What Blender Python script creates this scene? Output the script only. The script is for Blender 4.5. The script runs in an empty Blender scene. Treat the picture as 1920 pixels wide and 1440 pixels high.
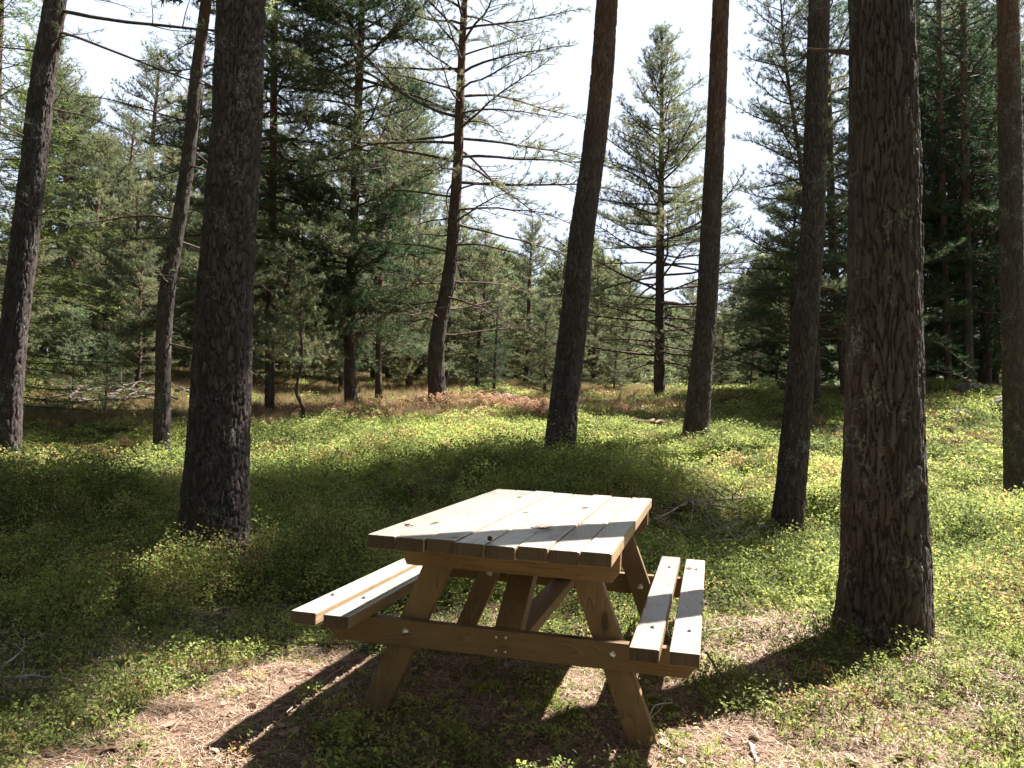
import bpy, bmesh, math, random
import numpy as np
from mathutils import Matrix, Vector

# ------------------------------------------------------------------ camera, sky, sun
CR = np.array([[0.97295183, 0.22651933, 0.04531809],
               [0.03859625, 0.03401821, -0.99867567],
               [-0.22776099, 0.97341243, 0.02435528]])      # rows: right, down, forward
CC = np.array([0.6802354, -2.6382997, 1.1922088])
CF = 1618.5164                                               # focal length in pixels of a 1920 px wide frame
SUN = np.array([0.43, 0.51, 1.0]); SUN /= np.linalg.norm(SUN)
EXPOSURE = 2.05
SKY = 0.05
SUNP = 5.0

scene = bpy.context.scene
COL = scene.collection
cam_d = bpy.data.cameras.new("camera")
cam_d.sensor_width = 36.0
cam_d.lens = CF / 1920 * 36.0
cam_d.clip_start = 0.05
cam_d.clip_end = 3000
cam = bpy.data.objects.new("camera", cam_d)
COL.objects.link(cam)
cam.matrix_world = Matrix(((CR[0][0], -CR[1][0], -CR[2][0], CC[0]),
                           (CR[0][1], -CR[1][1], -CR[2][1], CC[1]),
                           (CR[0][2], -CR[1][2], -CR[2][2], CC[2]),
                           (0, 0, 0, 1)))
scene.camera = cam
scene.view_settings.view_transform = 'Standard'
scene.view_settings.look = 'None'
scene.view_settings.exposure = EXPOSURE
scene.view_settings.gamma = 1
try:
    scene.cycles.use_denoising = True
    scene.cycles.max_bounces = 8
    scene.cycles.transparent_max_bounces = 4
    scene.cycles.sample_clamp_indirect = 6
except Exception:
    pass

w = bpy.data.worlds.new("World")
scene.world = w
w.use_nodes = True
nt = w.node_tree
sky = nt.nodes.new('ShaderNodeTexSky')
sky.sky_type = 'NISHITA'
sky.sun_disc = False
sky.sun_elevation = math.asin(SUN[2])
sky.sun_rotation = math.atan2(SUN[0], SUN[1])
sky.air_density = 1.0
sky.dust_density = 1.4
sky.ozone_density = 1.0
hs = nt.nodes.new('ShaderNodeHueSaturation'); hs.inputs['Saturation'].default_value = 0.72; hs.inputs['Value'].default_value = 0.52
nt.links.new(sky.outputs[0], hs.inputs['Color'])
tcw = nt.nodes.new('ShaderNodeTexCoord'); sxw = nt.nodes.new('ShaderNodeSeparateXYZ')
nt.links.new(tcw.outputs['Generated'], sxw.inputs[0])
mrw = nt.nodes.new('ShaderNodeMapRange'); mrw.interpolation_type = 'SMOOTHSTEP'     # pale haze low in the sky, clear above
mrw.inputs[1].default_value = 0.44; mrw.inputs[2].default_value = 0.64; mrw.inputs[3].default_value = 1.0; mrw.inputs[4].default_value = 0.0
nt.links.new(sxw.outputs['Z'], mrw.inputs[0])
mxw = nt.nodes.new('ShaderNodeMixRGB'); mxw.inputs[2].default_value = (4.9, 5.5, 6.7, 1)
nt.links.new(mrw.outputs[0], mxw.inputs[0]); nt.links.new(hs.outputs[0], mxw.inputs[1])
nt.links.new(mxw.outputs[0], nt.nodes['Background'].inputs[0])
nt.nodes['Background'].inputs[1].default_value = SKY

sl = bpy.data.lights.new("sun", 'SUN')
sl.energy = SUNP
sl.angle = math.radians(0.55)
sl.color = (1.0, 0.96, 0.90)
so = bpy.data.objects.new("sun", sl)
COL.objects.link(so)
so.rotation_euler = Vector(SUN).to_track_quat('Z', 'Y').to_euler()

# ------------------------------------------------------------------ helpers
RNG = np.random.default_rng(7)


def at(u, v, d):
    """pixel of the 1920 px photograph and depth along the view -> world point"""
    return CC + d * (np.array([(u - 960) / CF, (v - 720) / CF, 1.0]) @ CR)


_perm = np.random.default_rng(3).random((256, 256))


def vnoise(x, y):
    xi = np.floor(x).astype(int); yi = np.floor(y).astype(int)
    fx = x - xi; fy = y - yi
    fx = fx * fx * (3 - 2 * fx); fy = fy * fy * (3 - 2 * fy)
    a = _perm[xi % 256, yi % 256]; b = _perm[(xi + 1) % 256, yi % 256]
    c = _perm[xi % 256, (yi + 1) % 256]; d = _perm[(xi + 1) % 256, (yi + 1) % 256]
    return (a * (1 - fx) + b * fx) * (1 - fy) + (c * (1 - fx) + d * fx) * fy


def fbm(x, y, o=4):
    s = 0; a = 0.5; t = 0
    for i in range(o):
        s = s + a * vnoise(x * 2 ** i + 17.3 * i, y * 2 ** i + 9.1 * i); t += a; a *= 0.5
    return s / t


def worley(x, y, px=None):
    """F1, F2, random value of nearest cell; px = period in x (integer)"""
    xi = np.floor(x).astype(int); yi = np.floor(y).astype(int)
    f1 = np.full(x.shape, 9.0); f2 = np.full(x.shape, 9.0); cid = np.zeros(x.shape)
    for dx in (-1, 0, 1):
        for dy in (-1, 0, 1):
            cx = xi + dx; cy = yi + dy
            hx = cx % px if px else cx
            jx = _perm[hx % 256, cy % 256]; jy = _perm[(hx + 91) % 256, (cy + 57) % 256]
            d = np.hypot(cx + jx - x, cy + jy - y)
            m = d < f1
            f2 = np.where(m, f1, np.minimum(f2, d))
            cid = np.where(m, _perm[(hx + 13) % 256, (cy + 5) % 256], cid)
            f1 = np.where(m, d, f1)
    return f1, f2, cid


def mesh_np(name, V, F, mat=None, smooth=True, attr=None):
    V = np.ascontiguousarray(V, dtype=np.float32); F = np.ascontiguousarray(F, dtype=np.int32)
    me = bpy.data.meshes.new(name)
    k = F.shape[1]
    me.vertices.add(len(V)); me.vertices.foreach_set('co', V.ravel())
    me.loops.add(F.size); me.loops.foreach_set('vertex_index', F.ravel())
    me.polygons.add(len(F))
    me.polygons.foreach_set('loop_start', np.arange(0, F.size, k, dtype=np.int32))
    me.polygons.foreach_set('loop_total', np.full(len(F), k, dtype=np.int32))
    me.polygons.foreach_set('use_smooth', np.full(len(F), smooth))
    if attr is not None:
        for an, av in attr.items():
            a = me.attributes.new(an, 'FLOAT', 'POINT')
            a.data.foreach_set('value', np.ascontiguousarray(av, dtype=np.float32))
    me.update(calc_edges=True)
    if mat: me.materials.append(mat)
    return me


def link(name, data, parent=None, loc=None, rot=None):
    o = bpy.data.objects.new(name, data)
    COL.objects.link(o)
    if parent is not None: o.parent = parent
    if loc is not None: o.location = loc
    if rot is not None: o.rotation_euler = rot
    return o


def tag(o, label=None, cat=None, group=None, kind=None):
    if label: o['label'] = label
    if cat: o['category'] = cat
    if group: o['group'] = group
    if kind: o['kind'] = kind
    return o


class Tubes:
    """collects tapered tubes and builds them as one mesh"""
    def __init__(s): s.g = {}
    def add(s, pts, rad, sides=5):
        pts = np.asarray(pts, float); rad = np.asarray(rad, float)
        s.g.setdefault((len(pts), sides), []).append((pts, rad))
    def arrays(s):
        VV = []; FF = []; off = 0
        for (n, k), L in s.g.items():
            P = np.array([a for a, b in L]); R = np.array([b for a, b in L])
            T = np.gradient(P, axis=1) if n > 1 else P
            T /= np.linalg.norm(T, axis=2, keepdims=True) + 1e-9
            ref = np.where(np.abs(T[..., 2:3]) > 0.9, np.array([1.0, 0, 0]), np.array([0, 0, 1.0]))
            A = np.cross(T, ref); A /= np.linalg.norm(A, axis=2, keepdims=True) + 1e-9
            B = np.cross(T, A)
            th = np.arange(k) / k * 2 * np.pi
            V = P[:, :, None, :] + R[:, :, None, None] * (A[:, :, None, :] * np.cos(th)[None, None, :, None] + B[:, :, None, :] * np.sin(th)[None, None, :, None])
            m = len(L)
            VV.append(V.reshape(-1, 3))
            i = np.arange(n - 1)[:, None]; j = np.arange(k)[None, :]
            f = np.stack([i * k + j, i * k + (j + 1) % k, (i + 1) * k + (j + 1) % k, (i + 1) * k + j], -1).reshape(-1, 4)
            FF.append((f[None] + (np.arange(m) * n * k)[:, None, None]).reshape(-1, 4) + off)
            off += m * n * k
        return np.concatenate(VV), np.concatenate(FF)


# ------------------------------------------------------------------ materials
def mat_new(name):
    m = bpy.data.materials.new(name); m.use_nodes = True
    n = m.node_tree
    for x in list(n.nodes): n.nodes.remove(x)
    out = n.nodes.new('ShaderNodeOutputMaterial')
    return m, n, out


def N(n, t, **kw):
    x = n.nodes.new(t)
    for k, v in kw.items(): setattr(x, k, v)
    return x


def ramp(n, stops):
    r = n.nodes.new('ShaderNodeValToRGB')
    e = r.color_ramp.elements
    while len(e) < len(stops): e.new(0.5)
    for i, (p, c) in enumerate(stops):
        e[i].position = p; e[i].color = (*c, 1)
    return r


def leaf_material(name, stops, trans=0.45, rough=0.5, spec=0.3, sat=1.15):
    """leaf: colour from the per-clump value, diffuse + translucent"""
    m, n, out = mat_new(name)
    a = N(n, 'ShaderNodeAttribute', attribute_name='v')
    r = ramp(n, stops)
    n.links.new(a.outputs['Fac'], r.inputs[0])
    p = N(n, 'ShaderNodeBsdfPrincipled')
    p.inputs['Roughness'].default_value = rough
    p.inputs['Specular IOR Level'].default_value = spec
    n.links.new(r.outputs[0], p.inputs['Base Color'])
    hs = N(n, 'ShaderNodeHueSaturation')
    hs.inputs['Saturation'].default_value = sat; hs.inputs['Value'].default_value = 1.4
    n.links.new(r.outputs[0], hs.inputs['Color'])
    t = N(n, 'ShaderNodeBsdfTranslucent')
    n.links.new(hs.outputs[0], t.inputs[0])
    mx = N(n, 'ShaderNodeMixShader'); mx.inputs[0].default_value = trans
    n.links.new(p.outputs[0], mx.inputs[1]); n.links.new(t.outputs[0], mx.inputs[2])
    n.links.new(mx.outputs[0], out.inputs[0])
    return m


def bark_material(name, red=0.0, zred=(3.0, 8.0), scale=1.0, lichen=0.5):
    m, n, out = mat_new(name)
    L = n.links.new
    tc = N(n, 'ShaderNodeTexCoord')
    mp = N(n, 'ShaderNodeMapping'); mp.inputs['Scale'].default_value = (1, 1, 0.28)
    L(tc.outputs['Object'], mp.inputs[0])
    nz = N(n, 'ShaderNodeTexNoise'); nz.inputs['Scale'].default_value = 26 * scale; nz.inputs['Detail'].default_value = 6
    nz.inputs['Roughness'].default_value = 0.7
    L(mp.outputs[0], nz.inputs[0])
    vo = N(n, 'ShaderNodeTexVoronoi', feature='DISTANCE_TO_EDGE'); vo.inputs['Scale'].default_value = 22 * scale
    mixv = N(n, 'ShaderNodeMixRGB'); mixv.inputs[0].default_value = 0.12
    L(mp.outputs[0], mixv.inputs[1]); L(nz.outputs['Color'], mixv.inputs[2]); L(mixv.outputs[0], vo.inputs[0])
    a = N(n, 'ShaderNodeAttribute', attribute_name='v')
    # plate colours
    r1 = ramp(n, [(0.0, (0.028, 0.020, 0.018)), (0.45, (0.062, 0.046, 0.042)), (0.75, (0.084, 0.064, 0.058)), (1.0, (0.125, 0.102, 0.092))])
    ad = N(n, 'ShaderNodeMath', operation='MULTIPLY_ADD'); ad.inputs[1].default_value = 0.55
    L(a.outputs['Fac'], ad.inputs[0])
    sc = N(n, 'ShaderNodeMath', operation='MULTIPLY'); sc.inputs[1].default_value = 0.55
    L(nz.outputs['Fac'], sc.inputs[0]); L(sc.outputs[0], ad.inputs[2])
    L(ad.outputs[0], r1.inputs[0])
    # upper orange bark
    r2 = ramp(n, [(0.0, (0.075, 0.038, 0.026)), (0.5, (0.17, 0.088, 0.060)), (1.0, (0.28, 0.165, 0.115))])
    L(ad.outputs[0], r2.inputs[0])
    sx = N(n, 'ShaderNodeSeparateXYZ'); L(tc.outputs['Object'], sx.inputs[0])
    mr = N(n, 'ShaderNodeMapRange'); mr.inputs[1].default_value = zred[0]; mr.inputs[2].default_value = zred[1]
    mr.inputs[3].default_value = red; mr.inputs[4].default_value = 1.0
    mr.interpolation_type = 'SMOOTHSTEP'
    ns = N(n, 'ShaderNodeTexNoise'); ns.inputs['Scale'].default_value = 1.8; ns.inputs['Detail'].default_value = 3
    L(tc.outputs['Object'], ns.inputs[0])
    za = N(n, 'ShaderNodeMath', operation='MULTIPLY_ADD'); za.inputs[1].default_value = 2.0
    L(ns.outputs['Fac'], za.inputs[0]); L(sx.outputs['Z'], za.inputs[2]); L(za.outputs[0], mr.inputs[0])
    mc = N(n, 'ShaderNodeMixRGB'); L(mr.outputs[0], mc.inputs[0]); L(r1.outputs[0], mc.inputs[1]); L(r2.outputs[0], mc.inputs[2])
    # lichen specks
    nl = N(n, 'ShaderNodeTexNoise'); nl.inputs['Scale'].default_value = 55; nl.inputs['Detail'].default_value = 4
    L(tc.outputs['Object'], nl.inputs[0])
    nl2 = N(n, 'ShaderNodeTexNoise'); nl2.inputs['Scale'].default_value = 4.5; nl2.inputs['Detail'].default_value = 2
    L(tc.outputs['Object'], nl2.inputs[0])
    mu = N(n, 'ShaderNodeMath', operation='MULTIPLY'); L(nl.outputs['Fac'], mu.inputs[0]); L(nl2.outputs['Fac'], mu.inputs[1])
    rl = ramp(n, [(0.0, (0, 0, 0)), (0.33, (0, 0, 0)), (0.37, (lichen,) * 3), (1.0, (lichen,) * 3)])
    L(mu.outputs[0], rl.inputs[0])
    ml = N(n, 'ShaderNodeMixRGB'); ml.inputs[2].default_value = (0.23, 0.25, 0.215, 1)
    L(rl.outputs[0], ml.inputs[0]); L(mc.outputs[0], ml.inputs[1])
    p = N(n, 'ShaderNodeBsdfPrincipled'); p.inputs['Roughness'].default_value = 0.85
    p.inputs['Specular IOR Level'].default_value = 0.25
    L(ml.outputs[0], p.inputs['Base Color'])
    b1 = N(n, 'ShaderNodeBump'); b1.inputs['Strength'].default_value = 0.7; b1.inputs['Distance'].default_value = 0.02
    L(nz.outputs['Fac'], b1.inputs['Height'])
    b2 = N(n, 'ShaderNodeBump'); b2.inputs['Strength'].default_value = 0.5; b2.inputs['Distance'].default_value = 0.02
    rv = ramp(n, [(0, (0, 0, 0)), (0.12, (1, 1, 1)), (1, (1, 1, 1))]); L(vo.outputs['Distance'], rv.inputs[0])
    L(rv.outputs[0], b2.inputs['Height']); L(b1.outputs[0], b2.inputs['Normal'])
    L(b2.outputs[0], p.inputs['Normal'])
    L(p.outputs[0], out.inputs[0])
    return m


def wood_material(name, axis, c_lo, c_mid, c_hi, grey=0.0, rough=0.55, spec=0.5):
    """sawn softwood; axis = 0 or 1 (or 2) runs along the grain in object space"""
    m, n, out = mat_new(name)
    L = n.links.new
    tc = N(n, 'ShaderNodeTexCoord'); oi = N(n, 'ShaderNodeObjectInfo')
    off = N(n, 'ShaderNodeVectorMath', operation='SCALE'); off.inputs[0].default_value = (7.3, 11.1, 5.7)
    L(oi.outputs['Random'], off.inputs['Scale'])
    va = N(n, 'ShaderNodeVectorMath', operation='ADD'); L(tc.outputs['Object'], va.inputs[0]); L(off.outputs[0], va.inputs[1])
    s = [8.0, 8.0, 8.0]; s[axis] = 0.9
    mp = N(n, 'ShaderNodeMapping'); mp.inputs['Scale'].default_value = s
    L(va.outputs[0], mp.inputs[0])
    n1 = N(n, 'ShaderNodeTexNoise'); n1.inputs['Scale'].default_value = 1.0; n1.inputs['Detail'].default_value = 2
    n1.inputs['Distortion'].default_value = 0.35
    L(mp.outputs[0], n1.inputs[0])
    # growth rings from the contour lines of a smooth field
    mu = N(n, 'ShaderNodeMath', operation='MULTIPLY'); mu.inputs[1].default_value = 19.0; L(n1.outputs['Fac'], mu.inputs[0])
    fr = N(n, 'ShaderNodeMath', operation='FRACT'); L(mu.outputs[0], fr.inputs[0])
    s2 = [220.0, 220.0, 220.0]; s2[axis] = 7.0
    mp2 = N(n, 'ShaderNodeMapping'); mp2.inputs['Scale'].default_value = s2; L(va.outputs[0], mp2.inputs[0])
    n2 = N(n, 'ShaderNodeTexNoise'); n2.inputs['Scale'].default_value = 1.0; n2.inputs['Detail'].default_value = 3
    L(mp2.outputs[0], n2.inputs[0])
    mx = N(n, 'ShaderNodeMath', operation='MULTIPLY_ADD'); mx.inputs[1].default_value = 0.55
    h2 = N(n, 'ShaderNodeMath', operation='MULTIPLY'); h2.inputs[1].default_value = 0.45
    L(n2.outputs['Fac'], h2.inputs[0]); L(fr.outputs[0], mx.inputs[0]); L(h2.outputs[0], mx.inputs[2])
    r = ramp(n, [(0.0, c_hi), (0.45, c_mid), (0.68, c_mid), (0.88, c_lo), (1.0, c_lo)])
    L(mx.outputs[0], r.inputs[0])
    # knots
    sk = [6.0, 6.0, 6.0]; sk[axis] = 2.2
    mk = N(n, 'ShaderNodeMapping'); mk.inputs['Scale'].default_value = sk; L(va.outputs[0], mk.inputs[0])
    vk = N(n, 'ShaderNodeTexVoronoi'); vk.inputs['Scale'].default_value = 1.0; L(mk.outputs[0], vk.inputs[0])
    rk = ramp(n, [(0.0, (1, 1, 1)), (0.085, (0.8, 0.8, 0.8)), (0.12, (0, 0, 0)), (1, (0, 0, 0))]); L(vk.outputs['Distance'], rk.inputs[0])
    mkc = N(n, 'ShaderNodeMixRGB'); mkc.inputs[2].default_value = (c_lo[0] * 0.45, c_lo[1] * 0.38, c_lo[2] * 0.35, 1)
    L(rk.outputs[0], mkc.inputs[0]); L(r.outputs[0], mkc.inputs[1])
    # weather blotches, and a different tone for every board
    nb = N(n, 'ShaderNodeTexNoise'); nb.inputs['Scale'].default_value = 5.0; nb.inputs['Detail'].default_value = 5; L(va.outputs[0], nb.inputs[0])
    rb = ramp(n, [(0.25, (0.62, 0.61, 0.60)), (0.42, (0.92, 0.91, 0.90)), (0.7, (1.08, 1.06, 1.04))]); L(nb.outputs['Fac'], rb.inputs[0])
    mb = N(n, 'ShaderNodeMixRGB', blend_type='MULTIPLY'); mb.inputs[0].default_value = 1; L(mkc.outputs[0], mb.inputs[1]); L(rb.outputs[0], mb.inputs[2])
    hv = N(n, 'ShaderNodeHueSaturation'); hv.inputs['Saturation'].default_value = 1 - grey
    ov = N(n, 'ShaderNodeMapRange'); ov.inputs[3].default_value = 0.78; ov.inputs[4].default_value = 1.15
    L(oi.outputs['Random'], ov.inputs[0]); L(ov.outputs[0], hv.inputs['Value']); L(mb.outputs[0], hv.inputs['Color'])
    p = N(n, 'ShaderNodeBsdfPrincipled'); p.inputs['Roughness'].default_value = rough
    p.inputs['Specular IOR Level'].default_value = spec
    L(hv.outputs[0], p.inputs['Base Color'])
    b = N(n, 'ShaderNodeBump'); b.inputs['Strength'].default_value = 0.35; b.inputs['Distance'].default_value = 0.002
    L(mx.outputs[0], b.inputs['Height']); L(b.outputs[0], p.inputs['Normal'])
    L(p.outputs[0], out.inputs[0])
    return m


def plain(name, c1, c2, scale=30, rough=0.8, metal=0.0, bump=0.3, spec=0.3, dist=0.005):
    m, n, out = mat_new(name)
    L = n.links.new
    tc = N(n, 'ShaderNodeTexCoord')
    nz = N(n, 'ShaderNodeTexNoise'); nz.inputs['Scale'].default_value = scale; nz.inputs['Detail'].default_value = 5
    L(tc.outputs['Object'], nz.inputs[0])
    r = ramp(n, [(0.3, c1), (0.7, c2)]); L(nz.outputs['Fac'], r.inputs[0])
    p = N(n, 'ShaderNodeBsdfPrincipled'); p.inputs['Roughness'].default_value = rough; p.inputs['Metallic'].default_value = metal
    p.inputs['Specular IOR Level'].default_value = spec
    L(r.outputs[0], p.inputs['Base Color'])
    b = N(n, 'ShaderNodeBump'); b.inputs['Strength'].default_value = bump; b.inputs['Distance'].default_value = dist
    L(nz.outputs['Fac'], b.inputs['Height']); L(b.outputs[0], p.inputs['Normal'])
    L(p.outputs[0], out.inputs[0])
    return m


M_PINE = leaf_material('pine_needles', [(0, (0.080, 0.102, 0.058)), (0.5, (0.155, 0.178, 0.100)), (0.85, (0.225, 0.24, 0.13)), (1, (0.28, 0.23, 0.14))], 0.48, 0.5, 0.22)
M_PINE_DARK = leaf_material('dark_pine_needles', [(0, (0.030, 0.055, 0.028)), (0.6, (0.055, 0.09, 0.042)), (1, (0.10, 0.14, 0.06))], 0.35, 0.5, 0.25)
M_SPRUCE = leaf_material('spruce_needles', [(0, (0.07, 0.10, 0.03)), (0.5, (0.12, 0.16, 0.045)), (1, (0.19, 0.22, 0.07))], 0.45, 0.5, 0.3)
M_SPRUCE2 = leaf_material('blue_spruce_needles', [(0, (0.09, 0.13, 0.075)), (0.5, (0.15, 0.20, 0.11)), (1, (0.22, 0.27, 0.15))], 0.4, 0.5, 0.3)
M_BILB = leaf_material('bilberry_leaves', [(0, (0.034, 0.048, 0.018)), (0.3, (0.095, 0.118, 0.038)), (0.55, (0.23, 0.27, 0.08)), (0.8, (0.38, 0.42, 0.13)), (0.93, (0.42, 0.39, 0.16)), (1, (0.32, 0.18, 0.10))], 0.5, 0.6, 0.15, 1.05)
M_HEATH = leaf_material('heather_and_dry_grass', [(0, (0.12, 0.095, 0.05)), (0.5, (0.24, 0.175, 0.10)), (0.8, (0.34, 0.25, 0.15)), (1, (0.18, 0.20, 0.07))], 0.3, 0.7, 0.1, 1.1)
M_BRACK = leaf_material('rusty_bracken', [(0, (0.16, 0.08, 0.05)), (0.5, (0.31, 0.175, 0.11)), (1, (0.45, 0.32, 0.22))], 0.3, 0.7, 0.1, 1.1)
M_LITTER = leaf_material('fallen_needles', [(0, (0.13, 0.075, 0.05)), (0.5, (0.34, 0.215, 0.145)), (0.85, (0.50, 0.36, 0.26)), (1, (0.60, 0.50, 0.38))], 0.15, 0.6, 0.3, 1.0)
M_MOSS = leaf_material('moss', [(0, (0.07, 0.12, 0.02)), (1, (0.22, 0.30, 0.03))], 0.4, 0.6, 0.2)
M_BARK = bark_material('pine_bark', red=0.0, zred=(5.5, 9.5))
M_BARK_RED = bark_material('reddish_pine_bark', red=0.02, zred=(3.6, 8.5), scale=1.3, lichen=0.3)
M_BARK_ORANGE = bark_material('orange_pine_bark', red=0.12, zred=(1.5, 6.0), scale=1.3, lichen=0.2)
M_LIMB = plain('limb_bark', (0.05, 0.034, 0.027), (0.135, 0.088, 0.064), 18, 0.85)
M_DEAD = plain('dead_wood', (0.20, 0.15, 0.11), (0.42, 0.34, 0.26), 25, 0.8)
M_DEADD = plain('dark_dead_wood', (0.07, 0.05, 0.045), (0.17, 0.13, 0.11), 25, 0.85)
M_SILVER = plain('bleached_wood', (0.22, 0.195, 0.17), (0.44, 0.40, 0.355), 25, 0.8)
M_STEM = plain('bilberry_stems', (0.06, 0.06, 0.025), (0.14, 0.10, 0.05), 40, 0.7)
M_BOLT = plain('galvanised_bolt', (0.55, 0.55, 0.54), (0.72, 0.71, 0.69), 90, 0.28, 1.0, 0.1)
M_CONE = plain('pine_cone_scales', (0.11, 0.06, 0.035), (0.22, 0.13, 0.08), 60, 0.7)
M_ROCK = plain('granite', (0.07, 0.068, 0.065), (0.22, 0.21, 0.20), 9, 0.85, 0, 0.5, 0.3, 0.03)
M_FLAKE = plain('bark_flakes', (0.20, 0.11, 0.075), (0.42, 0.27, 0.19), 30, 0.75)
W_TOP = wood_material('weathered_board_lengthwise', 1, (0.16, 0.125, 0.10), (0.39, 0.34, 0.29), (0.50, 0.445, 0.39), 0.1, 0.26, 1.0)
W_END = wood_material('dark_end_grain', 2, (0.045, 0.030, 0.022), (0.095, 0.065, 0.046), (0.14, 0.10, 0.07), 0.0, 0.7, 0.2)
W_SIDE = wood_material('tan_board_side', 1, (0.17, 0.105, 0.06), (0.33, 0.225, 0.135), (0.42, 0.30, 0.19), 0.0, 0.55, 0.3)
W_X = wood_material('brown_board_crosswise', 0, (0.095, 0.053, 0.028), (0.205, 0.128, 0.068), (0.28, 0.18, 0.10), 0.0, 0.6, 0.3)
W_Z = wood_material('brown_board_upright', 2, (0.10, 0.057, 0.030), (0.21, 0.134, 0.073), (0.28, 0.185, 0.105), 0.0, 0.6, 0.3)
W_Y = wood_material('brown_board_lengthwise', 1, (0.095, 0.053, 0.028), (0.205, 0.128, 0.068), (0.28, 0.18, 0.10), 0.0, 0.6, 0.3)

# ------------------------------------------------------------------ ground
# control points of the terrain: pixel of the photograph where soil shows, depth, height of the cover above the soil
_ctl = [(1660, 1195, 4.2, 0.0), (400, 1045, 6.3, 0.08), (200, 1000, 6.6, 0.15), (0, 1080, 5.8, 0.15), (1475, 1000, 8.5, 0.06), (1050, 845, 10.8, 0.12),
        (1303, 820, 12.6, 0.12), (20, 862, 9.6, 0.15), (304, 858, 12.0, 0.15), (820, 756, 16.5, 0.08), (659, 764, 19.0, 0.08),
        (1236, 745, 22.0, 0.1), (562, 785, 15.0, 0.1), (1905, 955, 11.5, 0.1), (1750, 900, 11.0, 0.15), (1560, 860, 12.0, 0.15),
        (1500, 740, 19.0, 0.2), (1600, 738, 20.0, 0.2), (1700, 745, 20.0, 0.1), (1815, 722, 21.0, 0.1), (1920, 735, 20.0, 0.1),
        (1400, 780, 17.0, 0.2), (100, 685, 28.0, 0.1), (250, 700, 26.0, 0.1), (0, 690, 27.0, 0.1), (150, 790, 15.0, 0.1), (20, 780, 15.5, 0.1),
        (480, 715, 25.0, 0.1), (742, 718, 27.0, 0.1), (950, 760, 17.0, 0.1), (1100, 755, 20.0, 0.2), (650, 900, 9.6, 0.15), (900, 900, 8.9, 0.15),
        (1200, 905, 8.6, 0.12), (1000, 720, 30.0, 0.1), (1350, 735, 24.0, 0.1), (1800, 1000, 8.2, 0.1), (1900, 1200, 4.4, 0.05), (1750, 1350, 3.4, 0.0), (650, 800, 13.5, 0.12),
        (400, 820, 12.6, 0.12), (1500, 900, 10.5, 0.1)]
_P = []
for u, v, d, h in _ctl:
    p = at(u, v, d); p[2] -= h; _P.append(p)
for p in [(-.6, .4, .06), (.45, .4, .07), (0, 1.0, .06), (0, 1.7, .05), (0, -.5, .0), (-1.2, .6, .0), (-1.0, -.3, -.02), (1.2, .6, .06), (1.0, -.6, .03),
          (.7, -2.6, -.02), (-2.6, 0, -.05), (-4, -3, -.1), (3, -3, .0), (8, -2, .1), (-9, -2, -.1), (0, -9, -.1), (-14, 3, .2), (9, 4, .05), (14, 8, .4),
          (1, 3.2, 0.02), (-1, 4.5, 0.02), (0.5, 5.5, 0.05)]:
    _P.append(np.array(p, float))
_P = np.array(_P)
_far = []
for u in np.linspace(-1600, 3600, 12):
    for d, z in ((45, 2.0), (90, 1.5)):
        q = at(u, 760, d); q[2] = z - (0.8 if u > 1400 else 0); _far.append(q)
_P = np.concatenate([_P, np.array(_far)])


def _ker(r): return -np.sqrt(r * r + 1.2)


_D = _ker(np.hypot(_P[:, None, 0] - _P[None, :, 0], _P[:, None, 1] - _P[None, :, 1]))
_n = len(_P)
_A = np.zeros((_n + 1, _n + 1)); _A[:_n, :_n] = _D + np.eye(_n) * 0.04; _A[:_n, _n] = 1; _A[_n, :_n] = 1
_W = np.linalg.solve(_A, np.r_[_P[:, 2], 0])


def gz(x, y):
    x = np.asarray(x, float); y = np.asarray(y, float); sh = x.shape
    x = x.ravel(); y = y.ravel(); out = np.empty(x.shape)
    for i in range(0, len(x), 50000):
        xx = x[i:i + 50000]; yy = y[i:i + 50000]
        out[i:i + 50000] = _ker(np.hypot(xx[:, None] - _P[None, :, 0], yy[:, None] - _P[None, :, 1])) @ _W[:_n] + _W[_n]
    r = np.hypot(x - CC[0], y - CC[1])
    far = np.clip((r - 60) / 60, 0, 1)
    out = out * (1 - far) + 1.3 * far
    for mx_, my_, mh_, mr_ in ((1.62, 1.90, 0.07, 0.42), (-2.83, 3.04, 0.06, 0.5)):
        out += mh_ * np.exp(-((x - mx_) ** 2 + (y - my_) ** 2) / (2 * mr_ ** 2))
    out += (fbm(x * 0.8, y * 0.8) - 0.5) * (0.10 + 0.25 * np.clip((r - 6) / 15, 0, 1))
    out += (fbm(x * 5, y * 5, 3) - 0.5) * 0.035
    return out.reshape(sh)


def ground_xy(u, v):
    """world x, y of the ground point seen in pixel (u, v), by marching"""
    d0 = (np.array([(u - 960) / CF, (v - 720) / CF, 1.0]) @ CR)
    s = np.concatenate([np.arange(2, 12, 0.05), np.arange(12, 60, 0.2)])
    p = CC + s[:, None] * d0
    below = p[:, 2] < gz(p[:, 0], p[:, 1])
    i = int(np.argmax(below)) if below.any() else len(s) - 1
    return p[i, 0], p[i, 1], s[i]


def project(x, y, z):
    q = (np.stack([x, y, z], -1) - CC) @ CR.T
    return 960 + CF * q[..., 0] / q[..., 2], 720 + CF * q[..., 1] / q[..., 2], q[..., 2]


na, nr = 560, 420
ang = np.linspace(0, 2 * np.pi, na, endpoint=False)
rad = np.concatenate([[0.02], np.geomspace(0.25, 900, nr - 1)])
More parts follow.
